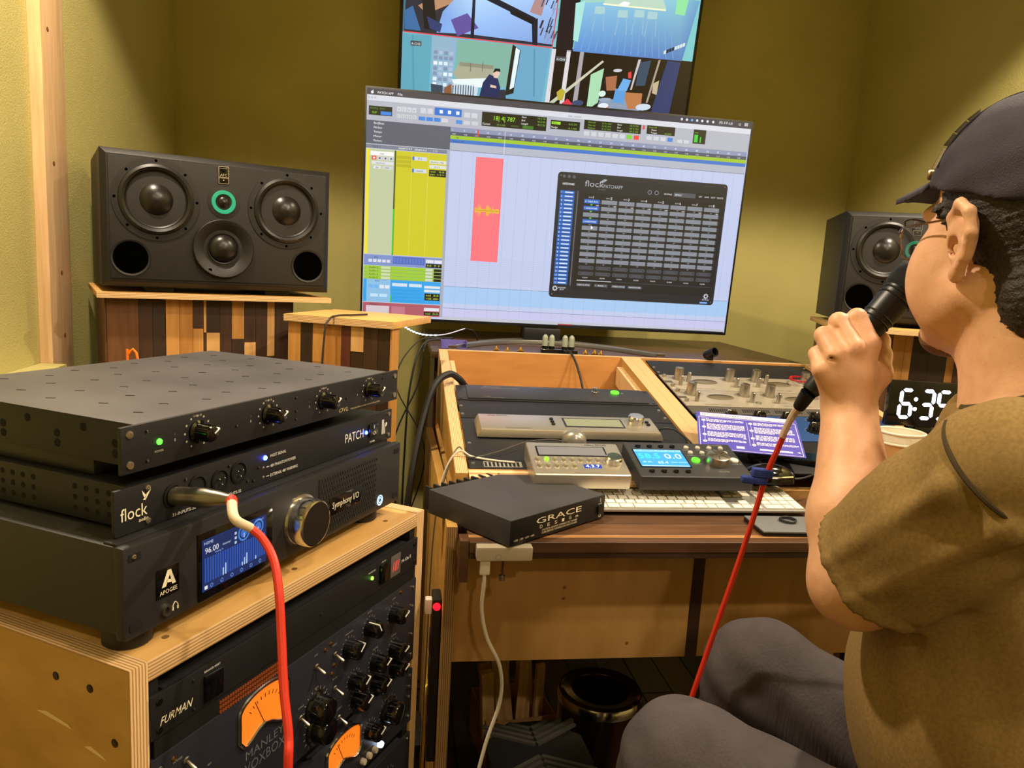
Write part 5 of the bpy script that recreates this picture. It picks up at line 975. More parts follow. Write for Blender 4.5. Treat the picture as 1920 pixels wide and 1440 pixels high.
mb.build('diodes', emis('diode_glow', '#cfe0ff', 4), lst)['kind'] = 'stuff'
cable('strip_lead', 'short lead joining the light strip to the walnut board', [ls[-1], ls[-1]+Vector((.03, .02, -.01)), Vector((ls[-1].x+.05, 2.33, .9155))], .002, RUB)
tr2 = thing('plastic_tray', 'clear plastic tray tinted violet by the light strip', 'tray', (.13, 2.16, .9125)); PLT = mat('violet_lit_clear', '#8f86d8', .2, trans=.6, ior=1.2)  # violet light from the strip is put into the clear plastic's colour
mb = MB(); mb.box(0, .075, 0, .05, 0, .002); mb.build('floor_sheet', PLT, tr2); mb = MB(); mb.box(0, .002, 0, .05, .002, .022); mb.box(.073, .075, 0, .05, .002, .022); mb.box(0, .075, .048, .05, .002, .022); mb.build('walls', PLT, tr2)
cl = thing('microphone_clip', 'black rubber microphone clip gripping the plywood back edge', 'clip', (.905, 2.066, .9198)); mb = MB(); mb.lathe([(.012, -.018), (.013, -.01), (.014, .02), (.0115, .02), (.0105, -.018)], 20, T(0, 0, .020) @ Matrix.Rotation(rad(65), 4, 'X') @ Matrix.Rotation(rad(20), 4, 'Y'), cap=False); mb.build('sleeve', BLK2, cl); B('clamp', BLK2, cl, -.007, .007, -.010, .010, 0, .014, .002)
# bead bracelet round a knob
bc = cpos(.559+.386, .469+.072, .016); br_ = thing('bracelet', 'red bead bracelet hooked over a steel knob of the upper silver equaliser', 'bracelet', bc, (AL, 0, 0))
mb = MB()
for k in range(22): a = 2*math.pi*k/22; mb.lathe([(.0001, -.0032), (.0025, -.0022), (.0033, 0), (.0025, .0022), (.0001, .0032)], 8, T(.026*math.cos(a), .020*math.sin(a), 0))
mb.build('beads', mat('red_bead', '#a01820', .25), br_)['kind'] = 'stuff'
# black gadgets by the card
p = on_con(1495, 862, .0022); g = thing('phone', 'dark glossy phone lying behind the keyboard', 'phone', p, (AL, 0, rad(-20))); B('body', BLKGL, g, -.045, .045, -.022, .022, 0, .009, .002); B('screen', mat('dark_glass', '#10202c', .1), g, -.042, .042, -.019, .019, .009, .0095)
p = on_con(1420, 862, .002); g = thing('adapter', 'small black power adapter beside the phone', 'adapter', p, (AL, 0, rad(15))); B('body', BLK2, g, -.018, .018, -.012, .012, 0, .016, .002); B('plug_collar', BLKGL, g, -.010, .010, -.016, -.012, .004, .012, .001)
cable('adapter_lead', 'black looping lead beside the phone and adapter', [on_con(1385, 835, .012), on_con(1410, 850, .014), on_con(1440, 880, .010), on_con(1490, 898, .010), on_con(1535, 885, .010), on_con(1560, 860, .010)], .0022, RUB)
cable('controller_lead', 'curled black lead at the corner of the divider', [on_con(1235, 812, .012), on_con(1240, 804, .026), on_con(1265, 806, .026), on_con(1290, 825, .018), on_con(1300, 835, .012)], .0022, RUB)
# red cable plugged into the patch unit
fkM = Matrix.Translation(fk.location) @ Matrix.Rotation(RZ, 4, 'Z'); j0 = fkM @ Vector((.067, -.001, .0225)); nv = (fkM.to_3x3() @ Vector((.18, -1, .06))).normalized()
xl = thing('patch_cable', 'red cable with silver connector plugged into the patching unit', 'cable', (0, 0, 0))
q1 = j0+nv*.055; mb = MB(); Mx = Matrix.Translation(j0) @ nv.to_track_quat('Z', 'Y').to_matrix().to_4x4(); mb.lathe([(.0092, 0), (.0095, .014), (.0088, .018), (.0098, .022), (.0098, .036), (.0082, .046), (.0056, .058), (.0050, .062)], 24, Mx); mb.build('connector_shell', mat('satin_nickel', '#8f887a', .32, .9), xl)
pa = atY(418, 958, (j0+nv*.062).y) ; e0 = j0+nv*.062
def alongd(px, py, d): return Vector(CF*0)+Vector((0, 0, CZ))+ray(px, py)*d
mb = MB(); c_pts = [e0, alongd(440, 972, .69), alongd(470, 990, .70)]; mb.tube(c_pts, lambda t: .0050-.0006*t, 12, 6); mb.build('boot', mat('boot_cream', '#d8c4a4', .5), xl)
mb = MB(); mb.tube([alongd(466, 987, .70), alongd(492, 1010, .70), alongd(513, 1050, .69), alongd(523, 1110, .68), alongd(528, 1200, .67), alongd(532, 1290, .66), alongd(541, 1380, .65), alongd(540, 1450, .645)]+[Vector((alongd(540, 1450, .645).x+dx_, alongd(540, 1450, .645).y+dy_, z_)) for dx_, dy_, z_ in ((0, 0, .6), (.003, 0, .45), (.01, .0, .2), (.03, .02, .01), (.12, .06, .006))], .0040, 10, 10); mb.build('cord', RED, xl)
mb = MB(); mb.tube([e0, e0.lerp(c_pts[1], .25)], lambda t: .0054, 10, 2); mb.build('red_band', RED, xl)
# ================================================================== under the desk
bn = thing('waste_bin', 'glossy black and chrome cylindrical waste bin under the desk', 'bin', (.462, 1.452, 0)); mb = MB(); mb.lathe([(.086, 0), (.090, .004), (.090, .262), (.086, .268), (.080, .272), (.062, .268), (.060, .262), (.060, .06), (.0001, .06)], 48); mb.build('body', mat('smoked_chrome', '#5a4230', .16, .9), bn); mb = MB(); mb.lathe([(.0915, .248), (.0922, .254), (.0915, .262), (.089, .268)], 48, cap=False); mb.build('rim_band', CHROME, bn)
ok_ = thing('foot_stool', 'black octagonal stool with chevron ribs on its top', 'stool', (.285, 1.235, 0), (0, 0, rad(4)))
def octo(r): return [(r*math.cos(rad(22.5+45*k)), r*math.sin(rad(22.5+45*k))) for k in range(8)]
mb = MB(); mb.prism(octo(.098), 0, .268); mb.build('body', BLK2, ok_, .004); mb = MB(); mb.prism(octo(.102), .268, .280); mb.build('top', mat('stool_black', '#1c1b1a', .4), ok_, .004)
for sx in (1, -1):
    for sy in (1, -1):
        for k in range(5):
            d_ = .018+k*.0155; x1_ = max(.004, .0)
            L0 = (0.002, d_); L1 = (min(.09, .115-d_*.55), d_+min(.09, .115-d_*.55)*.55)
            if L1[1] > .085: f_ = (.085-d_)/(L1[1]-d_); L1 = (L1[0]*f_, .085)
            if L1[0] < .01: continue
            mb = MB(); a = Vector((sx*L0[0], sy*L0[1], 0)); b = Vector((sx*L1[0], sy*L1[1], 0)); dr = (b-a).normalized(); pn = Vector((-dr.y, dr.x, 0))*.0038
            mb.prism([(q_.x, q_.y) for q_ in (a-pn, b-pn, b+pn, a+pn)], .280, .285); mb.build('rib', mat('rib_black', '#45423c', .4), ok_)
rw = random.Random(11); OFF = mat('offcut_pine', '#ecc588', .6, noise=1, nscale=12, nstretch=(6, 6, 1), col2='#c4965a'); CARD = mat('cardboard', '#b88a54', .8)
bx = thing('cardboard_box', 'open cardboard box of wood offcuts under the desk', 'box', (.31, 1.66, 0), (0, 0, rad(8)))
for a in ((-.085, .085, -.075, -.072), (-.085, .085, .072, .075), (-.085, -.082, -.072, .072), (.082, .085, -.072, .072)): B('side', CARD, bx, a[0], a[1], a[2], a[3], .003, .115)
B('bottom', CARD, bx, -.085, .085, -.075, .075, 0, .003)
labs = ['tall pale wood offcut standing in the cardboard box', 'narrow leaning wood offcut in the cardboard box', 'wide wood offcut at the back of the box', 'short square-ended wood offcut in the box', 'thin strip of wood leaning on the box edge', 'wood offcut tilted towards the waste bin', 'pale block-like offcut at the front of the box', 'dark-edged offcut beside the tall pale one']
for k in range(8):
    w_, d_, h_ = rw.choice((.022, .03, .038)), rw.choice((.012, .018)), rw.uniform(.17, .30)
    o = MB().box(-w_/2, w_/2, -d_/2, d_/2, 0, h_).build('wood_offcut', OFF, None, .001, 1); o.location = (.31-.060+.017*k+.0, 1.66-.05+.032*((k*3) % 4), .0075); o.rotation_euler = (rad(rw.uniform(-5, 5)), rad(rw.uniform(-9, 9)), rad(rw.uniform(-10, 20))); tag(o, labs[k], 'wood', 'offcuts in the cardboard box')
pst = thing('power_strip', 'upright black power strip with a red light on the desk side', 'power strip', (.084, 1.19, .30)); B('body', BLK2, pst, -.008, .0075, 0, .045, 0, .30, .003)
mb = MB(); mb.lathe([(.0065, 0), (.006, .003), (.0001, .004)], 16, T(-.001, -.0002, .288) @ FR); mb.build('red_light', emis('red_glow', '#ff0a18', 5), pst); B('white_plug', CW_, pst, -.020, -.0085, .004, .02, .272, .298, .002)
for k in range(4): B('socket', BLKGL, pst, -.0095, -.008, .008, .037, .03+k*.055, .068+k*.055, .001)
db = thing('equipment_case', 'low dark equipment case on the floor beside the rack cabinet', 'case', (.105, 1.50, 0), (0, 0, 0)); B('body', BLK, db, -.12, -.022, -.05, .07, 0, .14, .008); B('lid', BLK2, db, -.122, -.020, -.052, .072, .14, .155, .004); mb = MB(); mb.tube([(-.085, .01, .157), (-.085, .01, .172), (-.04, .01, .172), (-.04, .01, .157)], .004, 6, 3); mb.build('handle', BLKGL, db)
rc = random.Random(21)
for k in range(9):
    x, y_ = .07+.02*(k % 4), 1.25+.07*k; pts = [Vector((x+rc.uniform(-.04, .05), y_+rc.uniform(-.06, .06), .005+.006*k+rc.uniform(0, .03)*(i % 2))) for i in range(7)]; pts[0].z = pts[-1].z = .004
    if k == 4: pts = [p+Vector((0, 0, .1)) if 0 < i < 6 else p for i, p in enumerate(pts)]
    cable('floor_cable', 'black cable tangled on the floor between rack cabinet and desk', pts, rc.choice((.0025, .0035, .0045)), RUB)['group'] = 'tangled floor cables'
cable('floor_white_cable', 'white cable curving over the floor beside the rack cabinet', [Vector((.055, 1.10, .18)), Vector((.085, 1.12, .17)), Vector((.12, 1.15, .12)), Vector((.13, 1.17, .03)), Vector((.12, 1.20, .005))], .004, CW_)
cable('floor_cream_cable', 'cream cable arching in front of the octagonal stool', [Vector((.055, 1.03, .12)), Vector((.09, 1.06, .17)), Vector((.13, 1.09, .18)), Vector((.165, 1.11, .16)), Vector((.18, 1.12, .01)), Vector((.22, 1.1, .005))], .0042, CW_)
cable('yellow_cable', 'short yellow cable end hanging behind the rack cabinet', [Vector((.085, 1.34, .40)), Vector((.082, 1.33, .36)), Vector((.078, 1.32, .33)), Vector((.076, 1.33, .01))], .004, mat('yellow_cable', '#d8b820', .5))
# ================================================================== the seated man: smooth implicit surfaces meshed with surface nets
def pd(x, y, d): return np.array(ray(x, y))*d+np.array([0, 0, CZ])
def axis(lo, hi, h, fine=()):
    xs = [lo]
    while xs[-1] < hi:
        hh = h
        for a, b, f in fine:
            if a <= xs[-1] <= b: hh = f
        xs.append(xs[-1]+hh)
    return np.array(xs, np.float32)
class SDF:
    def __init__(s, X, Y, Z): s.ax = (X, Y, Z); s.g = np.full((len(X), len(Y), len(Z)), 1.0, np.float32)
    def _box(s, lo, hi):
        sl = []
        for a, l, h in zip(s.ax, lo, hi): i = max(int(np.searchsorted(a, l))-1, 0); j = min(int(np.searchsorted(a, h))+1, len(a)); sl.append(slice(i, max(j, i+1)))
        P = np.meshgrid(*[a[q] for a, q in zip(s.ax, sl)], indexing='ij', sparse=True); return tuple(sl), P
    def _mix(s, sl, d, k, op):
        a = s.g[sl]
        if op == 'sub': a = -a
        if op == 'and': a = -a; d = -d
        if k > 0: h = np.clip(.5+.5*(a-d)/k, 0, 1); r = a+(d-a)*h-k*h*(1-h)
        else: r = np.minimum(a, d)
        s.g[sl] = r if op == 'add' else -r
    def cone(s, a, b, ra, rb=None, k=.006, op='add'):
        rb = ra if rb is None else rb; a = np.array(a, float); b = np.array(b, float); m = max(ra, rb)+k*1.5+.015
        sl, (x, y, z) = s._box(np.minimum(a, b)-m, np.maximum(a, b)+m); d = b-a; L = d@d+1e-12
        t = np.clip(((x-a[0])*d[0]+(y-a[1])*d[1]+(z-a[2])*d[2])/L, 0, 1).astype(np.float32)
        q = np.sqrt((x-a[0]-t*d[0])**2+(y-a[1]-t*d[1])**2+(z-a[2]-t*d[2])**2)-(ra+(rb-ra)*t)
        s._mix(sl, q.astype(np.float32), k, op)
    def chain(s, pts, rs, k=.004, op='add'):
        for i in range(len(pts)-1): s.cone(pts[i], pts[i+1], rs[i], rs[i+1], k, op)
    def ell(s, c, r, F=None, k=.012, op='add'):
        c = np.array(c, float); r = np.array(r, float); F = np.eye(3) if F is None else np.array(F)
        ext = np.sqrt(((F*r[:, None])**2).sum(0))+k*1.5+.015
        sl, (x, y, z) = s._box(c-ext, c+ext); p = [(x-c[0])*F[i, 0]+(y-c[1])*F[i, 1]+(z-c[2])*F[i, 2] for i in range(3)]
        k0 = np.sqrt(sum((p[i]/r[i])**2 for i in range(3))); k1 = np.sqrt(sum((p[i]/r[i]**2)**2 for i in range(3)))+1e-9
        s._mix(sl, (k0*(k0-1)/k1).astype(np.float32), k, op)
    def half(s, c, n, k=0):            # keep the side the normal points away from
        n = np.array(n, float); n /= np.linalg.norm(n); x, y, z = np.meshgrid(*s.ax, indexing='ij', sparse=True)
        d = ((x-c[0])*n[0]+(y-c[1])*n[1]+(z-c[2])*n[2]).astype(np.float32); s.g = np.maximum(s.g, d)
    def disp(s, fn):
        x, y, z = np.meshgrid(*s.ax, indexing='ij', sparse=True); s.g = s.g+fn(x, y, z).astype(np.float32)
    def mesh(s, name, m):
        g = s.g; X, Y, Z = s.ax; n = g.shape; ins = g < 0
        c = ins[:-1, :-1, :-1].astype(np.int8)
        tot = np.zeros([q-1 for q in n], np.int8)
        for i in (0, 1):
            for j in (0, 1):
                for k in (0, 1): tot += ins[i:n[0]-1+i, j:n[1]-1+j, k:n[2]-1+k]
        I, J, K = np.nonzero((tot > 0) & (tot < 8)); N = len(I); vid = np.full(tot.shape, -1, np.int32); vid[I, J, K] = np.arange(N)
        acc = np.zeros((N, 3)); cnt = np.zeros(N); co = [(i, j, k) for i in (0, 1) for j in (0, 1) for k in (0, 1)]
        for a in co:
            for ax in range(3):
                if a[ax]: continue
                b = list(a); b[ax] = 1
                ga = g[I+a[0], J+a[1], K+a[2]].astype(float); gb = g[I+b[0], J+b[1], K+b[2]].astype(float); m_ = (ga < 0) != (gb < 0)
                t = np.where(m_, ga/np.where(m_, ga-gb, 1), 0)
                pa = np.stack([X[I+a[0]], Y[J+a[1]], Z[K+a[2]]], 1); pb = np.stack([X[I+b[0]], Y[J+b[1]], Z[K+b[2]]], 1)
                acc += np.where(m_[:, None], pa+(pb-pa)*t[:, None], 0); cnt += m_
        V = acc/cnt[:, None]; Fs = []
        for ax in range(3):
            o1, o2 = [(1, 2), (2, 0), (0, 1)][ax]
            sl0 = [slice(None)]*3; sl1 = [slice(None)]*3; sl0[ax] = slice(0, -1); sl1[ax] = slice(1, None)
            A = ins[tuple(sl0)]; Bn = ins[tuple(sl1)]; E = np.stack(np.nonzero(A != Bn), 1)
            ok = (E[:, o1] > 0) & (E[:, o2] > 0) & (E[:, o1] < n[o1]-1) & (E[:, o2] < n[o2]-1); E = E[ok]; s_in = A[E[:, 0], E[:, 1], E[:, 2]]
            q = []
            for d1, d2 in ((-1, -1), (0, -1), (0, 0), (-1, 0)):
                e = E.copy(); e[:, o1] += d1; e[:, o2] += d2; q.append(vid[e[:, 0], e[:, 1], e[:, 2]])
            q = np.stack(q, 1); q = np.where(s_in[:, None], q, q[:, ::-1]); Fs.append(q)
        Fq = np.concatenate(Fs); me = bpy.data.meshes.new(name)
        me.vertices.add(N); me.vertices.foreach_set('co', V.ravel().astype(np.float32)); me.loops.add(Fq.size); me.loops.foreach_set('vertex_index', Fq.ravel().astype(np.int32))
        me.polygons.add(len(Fq)); me.polygons.foreach_set('loop_start', np.arange(0, Fq.size, 4, dtype=np.int32)); me.polygons.foreach_set('use_smooth', np.ones(len(Fq), bool))
        me.update(calc_edges=True); me.validate(); me.materials.append(m); return me
def A3(*p): return np.array(p, float)
ear = pd(1790, 455, .745); _az = rad(-2.5); fd = A3(math.sin(_az), math.cos(_az), 0); ld = A3(-fd[1], fd[0], 0); up = A3(0, 0, 1); Hc = ear-.077*ld
HF = np.stack([fd, ld, up])
def H(f, l, u): return Hc+f*fd+l*ld+u*up
def head(G):
    G.ell(H(-.012, 0, .055), (.098, .076, .09), HF, .01); G.ell(H(.032, 0, -.02), (.066, .064, .088), HF, .02)
    for s_ in (1, -1):
        G.ell(H(.050, s_*.043, -.036), (.040, .029, .050), HF, .025); G.cone(H(-.002, s_*.052, -.05), H(.072, s_*.016, -.096), .023, .019, .02)
        G.ell(H(.088, s_*.031, .016), (.014, .016, .012), HF, .010, 'sub')
    G.ell(H(.082, 0, -.100), (.020, .022, .018), HF, .016); G.ell(H(.078, 0, .034), (.022, .052, .016), HF, .014)
    G.cone(H(.096, 0, .010), H(.116, 0, -.026), .008, .0125, .010); 
    for s_ in (1, -1): G.ell(H(.104, s_*.012, -.030), (.010, .009, .008), HF, .006)
    G.ell(H(.0985, 0, -.058), (.010, .023, .006), HF, .004); G.ell(H(.0960, 0, -.070), (.010, .020, .007), HF, .004)
    G.cone(H(-.022, .0, -.02), H(-.052, -.01, -.19), .060, .066, .02); G.cone(H(.028, 0, -.085), H(-.02, 0, -.16), .030, .034, .03)
    for s_ in (1, -1):             # ears
        c = lambda f, o, u: H(f-.25*o, s_*(.073+o*.9), u)
        G.chain([c(.006, .001, .006), c(.004, .010, .024), c(-.010, .018, .036), c(-.024, .020, .028), c(-.029, .019, .008), c(-.022, .014, -.014), c(-.010, .008, -.030)], [.0048, .005, .0055, .0055, .0052, .005, .0055], .004)
        G.ell(c(-.008, .006, -.030), (.009, .006, .010), HF, .004); G.ell(c(-.012, .010, .006), (.019, .0065, .030), HF, .004); G.chain([c(-.016, .014, .018), c(-.019, .014, .0), c(-.012, .010, -.016)], [.004, .0042, .004], .003)
        G.ell(c(-.006, .012, -.004), (.008, .006, .010), HF, .004, 'sub')
# --- pose
td = A3(-.799, .602, 0); tl = A3(-.602, -.799, 0); TF = np.stack([td, tl, up])
SL = pd(1893, 884, .655); EL = pd(1606, 1092, .80); WL = pd(1592, 770, .885)
MID = A3(.672, .702, 1.005); SRt = SL+2*(MID-SL)*A3(1, 1, 0)+A3(0, 0, .0); SRt[2] = SL[2]-.01
ER = A3(.98, .98, .80); WR = A3(.915, 1.165, .800)
PEL = A3(.73, .63, .53); HL = A3(.66, .56, .50); HR = A3(.82, .69, .50)
KL = pd(1285, 1440, .93); KR = A3(.545, .955, .585); AL_ = A3(.335, .90, .09); AR = A3(.50, 1.06, .09)
m0 = A3(*atY(1518, 735, .845)); m1 = A3(*atY(1702, 535, .835)); mdir = (m1-m0)/np.linalg.norm(m1-m0)
view = np.array(CF)
def hand_left(G):
    mcp = {'i': pd(1630, 645, .868), 'm': pd(1600, 654, .862), 'r': pd(1567, 668, .864), 'p': pd(1541, 694, .872)}
    pip = {'i': pd(1607, 596, .882), 'm': pd(1573, 604, .884), 'r': pd(1545, 629, .886), 'p': pd(1532, 664, .892)}
    # palm
    G.cone(WL, pd(1600, 705, .876), .026, .025, .012); G.cone(WL, pd(1572, 705, .878), .024, .023, .012)
    for k_ in 'imrp': G.cone(WL+(mcp[k_]-WL)*.35, mcp[k_], .0165, .0125 if k_ != 'p' else .0115, .008)
    for k_, r in (('i', .0112), ('m', .0115), ('r', .0108), ('p', .0096)):
        a, b = mcp[k_], pip[k_]; ax_pt = m0+mdir*((b-m0)@mdir); out = b-ax_pt; out /= np.linalg.norm(out)
        # curl round the handle: middle joint over the far side, tip tucked below
        far = view-mdir*(view@mdir); far /= np.linalg.norm(far)
        dip = ax_pt+far*.026+out*.012; tip = ax_pt+far*.022-out*.016+mdir*.004
        G.chain([a, b, dip, tip], [r*1.08, r, r*.9, r*.8], .003)
    # creases between the fingers
    for p, q in (('i', 'm'), ('m', 'r'), ('r', 'p')):
        a = (pip[p]+pip[q])/2-view*.013; b = (mcp[p]+mcp[q])/2-view*.0165; G.cone(a, b, .0030, .0022, .003, 'sub')
    # thumb on the near side of the face
    G.chain([WL+A3(.012, .004, .012), pd(1646, 700, .884), pd(1652, 668, .902), pd(1650, 640, .918), pd(1644, 628, .925)], [.018, .0155, .0118, .0108, .0092], .006)
def body(G):
    head(G)
    G.ell(MID+A3(0, 0, -.11), (.08, .14, .13), TF, .03); G.ell((MID+PEL)/2+A3(-.01, .01, -.02), (.095, .13, .2), TF, .03); G.ell(PEL, (.11, .15, .08), TF, .03)
    G.cone(H(-.05, -.01, -.17), MID+A3(0, 0, -.05), .060, .07, .03); G.cone(SL+A3(.02, .03, 0), MID+A3(0, 0, -.02), .045, .05, .02); G.cone(SRt, MID, .045, .05, .02)
    G.chain([SL, EL], [.048, .046], .015); G.cone(EL, EL+(WL-EL)*.35, .0445, .0455, .02); G.cone(EL+(WL-EL)*.35, WL, .0455, .0295, .02)
    G.chain([SRt, ER, WR], [.052, .045, .03], .02)
    hand_left(G)
    k1 = WR+A3(-.035, .055, .012); G.cone(WR, k1, .026, .024, .012)
    for i in range(4): b = k1+A3(.020*i-.03, .016+.004*i, .006-.004*i); G.chain([WR+(b-WR)*.4, b, b+A3(-.010, .03, -.016), b+A3(-.006, .026, -.036)], [.012, .0105, .0098, .0088], .003)
    G.chain([WR+A3(-.02, .01, 0), WR+A3(-.05, .045, -.012), WR+A3(-.05, .075, -.024)], [.014, .0115, .0095], .004)
SKIN = mat('skin', '#d9a883', .5, sss=.06, noise=1, nscale=60, col2='#cf9b76', bump=.12, bscale=420)
man = thing('person', 'man in olive t-shirt, dark cap and glasses seated sideways holding a microphone to his mouth', 'person', (0, 0, 0))
G = SDF(axis(.40, 1.10, .0055, ((.47, .63, .0023),)), axis(.44, 1.32, .0055, ((.62, .92, .0030),)), axis(.42, 1.40, .0055, ((.98, 1.26, .0024),)))
body(G); inst('body', G.mesh('body', SKIN), man); del G
# --- hair, stubble
HX, HY, HZ = axis(.49, .76, .003), axis(.56, .85, .003), axis(1.05, 1.36, .003)
G = SDF(HX, HY, HZ)
G.ell(H(-.020, 0, .040), (.1, .0815, .098), HF, .01); G.ell(H(-.062, 0, -.045), (.046, .066, .062), HF, .02); G.cone(H(.034, .072, .03), H(.032, .0725, -.022), .0095, .006, .006); G.cone(H(.034, -.072, .03), H(.032, -.0725, -.022), .0095, .006, .006)
G.ell(H(.085, 0, -.045), (.085, .11, .115), HF, .004, 'sub') if 0 else None
for s_ in (1, -1): G.ell(H(.004, s_*.083, -.012), (.021, .024, .042), HF, .006, 'sub')
G.half(H(.050, 0, .06), fd*.85-up*.52); G.half(H(0, 0, .072), up); G.disp(lambda x, y, z: .0012*np.sin(x*900+z*500)*np.sin(y*850-z*640)+.0010*np.sin(z*1500+x*700))
inst('hair', G.mesh('hair', mat('dark_hair', '#17120e', .55, bump=.9, bscale=420, noise=1, nscale=240, col2='#2a2118')), man)
G = SDF(axis(.53, .68, .0022), axis(.70, .85, .0022), axis(1.06, 1.20, .0022)); head(G); G.g -= .0012
R2 = SDF(*G.ax); R2.ell(H(.078, 0, -.104), (.032, .034, .024), HF, 0); R2.ell(H(.100, 0, -.046), (.012, .026, .006), HF, 0); R2.disp(lambda x, y, z: .003*np.sin(x*900)*np.sin(z*1100)*np.sin(y*800)); G.g = np.maximum(G.g, R2.g)
inst('stubble', G.mesh('stubble', mat('stubble', '#4a3626', .7, noise=1, nscale=500, col2='#8a6044')), man)
# --- cap
G = SDF(axis(.46, .78, .003), axis(.54, .92, .003), axis(1.18, 1.40, .003))
G.ell(H(-.014, 0, .052), (.109, .0895, .1), HF, .0); I2 = SDF(*G.ax); I2.ell(H(-.014, 0, .050), (.098, .0790, .090), HF, 0); G.g = np.maximum(G.g, -I2.g); G.half(H(.08, 0, .062), -up*1.0+fd*.17)
G.disp(lambda x, y, z: .0012*np.sin(x*70+z*90)*np.sin(y*85+x*30)+.0008*np.sin(z*160+y*60)); CAPM = mat('cap_cloth', '#2b2833', .85, noise=1, nscale=22, col2='#35313c', bump=.5, bscale=700)
cp = inst('cap', G.mesh('cap', CAPM), man)
G = SDF(axis(.49, .70, .002), axis(.72, .92, .002), axis(1.20, 1.32, .002)); c0 = H(.068, 0, .078)
x, y, z = np.meshgrid(*G.ax, indexing='ij', sparse=True); f_ = (x-c0[0])*fd[0]+(y-c0[1])*fd[1]; l_ = (x-c0[0])*ld[0]+(y-c0[1])*ld[1]; u_ = z-c0[2]
surf = .004-.30*f_-5.5*l_**2; G.g = np.maximum(np.abs(u_-surf)-.0032, np.maximum((np.sqrt((f_/.085)**2+(l_/.072)**2)-1)*.07, -(f_+.01))).astype(np.float32)
inst('brim', G.mesh('brim', CAPM), cp)
def capsurf(a, e, o=1.0):       # point on the crown: a = azimuth from the front towards his left, e = elevation
    a, e = rad(a), rad(e); return H(-.014+.1095*o*math.cos(e)*math.cos(a), .090*o*math.cos(e)*math.sin(a), .052+.1005*o*math.sin(e))
mb = MB()
sn = capsurf(46, 12); nrm = Vector(.6*fd+.8*ld+.1*up).normalized(); Mq = Matrix.Translation(Vector(sn)+nrm*.002) @ nrm.to_track_quat('Z', 'Y').to_matrix().to_4x4()
mb.lathe([(.006, -.004), (.0062, .001), (.005, .0026), (.0001, .003)], 18, Mq); mb.build('snap_button', mat('aged_brass', '#a08a6a', .35, .9), cp)
def patch(pts, name, m_, th=.0022):
    mb = MB(); cc_ = Vector(H(-.014, 0, .052)); P = [cc_+(Vector(p)-cc_)*1.018 for p in pts]; n_ = (P[1]-P[0]).cross(P[2]-P[0]).normalized(); c = Vector(H(-.014, 0, .052)); n_ = n_ if n_.dot(P[0]-c) > 0 else -n_; k_ = len(P)
    mb.add([p-n_*.004 for p in P]+[p+n_*th for p in P], [tuple(range(k_)), tuple(range(2*k_-1, k_-1, -1))]+[(i, (i+1) % k_, k_+(i+1) % k_, k_+i) for i in range(k_)]); return mb.build(name, m_, cp, .0008)
patch([capsurf(24, 14), capsurf(42, 14), capsurf(40, 28), capsurf(22, 28)], 'emblem_patch', mat('cream_felt', '#c9b99a', .9))
for i in range(3): e0 = 31+i*8; patch([capsurf(22+i*4, e0), capsurf(46+i*3, e0-2), capsurf(47+i*3, e0+5), capsurf(23+i*4, e0+6)], 'embroidered_bar', mat('grey_felt', '#6f6864', .9))
mb = MB()
for a in (-60, 0, 60, 120, 180, 240): mb.tube([capsurf(a, e, 1.004) for e in range(14, 90, 8)], .0011, 5, 2)
mb.build('seams', mat('cap_seam', '#1c1a22', .9), cp)['kind'] = 'stuff'
mb = MB(); mb.lathe([(.007, -.001), (.0065, .003), (.0001, .005)], 14, Matrix.Translation(Vector(capsurf(0, 90)))); mb.build('crown_button', CAPM, cp)
# --- glasses
gl = thing('glasses', 'thin wire-rimmed glasses worn by the man in the cap', 'glasses', (0, 0, 0))
WIRE = mat('wire_rim', '#8a7a66', .25, 1)
for s_ in (1, -1):
    rim = [Vector(H(.117-.010*abs(math.cos(a))-(.006 if s_*math.cos(a) > .6 else 0), s_*.034+.026*math.cos(a), .008+.0225*math.sin(a))) for a in [2*math.pi*k/20 for k in range(21)]]
    mb = MB(); mb.tube(rim, .0011, 6, 2); mb.build('rim', WIRE, gl)
    mb = MB(); mb.add([tuple(p) for p in rim[:-1]], [tuple(range(20))]); mb.build('lens', mat('lens_glass', '#ffffff', .02, trans=1, ior=1.05, alpha=.35), gl)
    mb = MB(); mb.tube([H(.104, s_*.060, .014), H(.08, s_*.073, .018), H(.035, s_*.0785, .021), H(.0, s_*.081, .022), H(-.012, s_*.083, .012)], .0011, 6, 4); mb.build('temple_arm', WIRE, gl)
    mb = MB(); mb.lathe([(.0035, 0), (.0035, .0015), (.0001, .002)], 10, Matrix.Translation(Vector(H(.108, s_*.012, -.002)))); mb.build('nose_pad', mat('clear_pad', '#c8b8a8', .3), gl)
mb = MB(); mb.tube([H(.109, .010, .012), H(.115, 0, .016), H(.109, -.010, .012)], .0011, 6, 4); mb.build('bridge', WIRE, gl)
for s_ in (1, -1):
    mb = MB(); mb.lathe([(.0001, -.011), (.006, -.0095), (.010, -.004), (.011, 0), (.010, .004), (.006, .0095), (.0001, .011)], 16, Matrix.Translation(Vector(H(.080, s_*.031, .014)))); mb.build('eye', mat('eye_white', '#d8d0c4', .2), man)
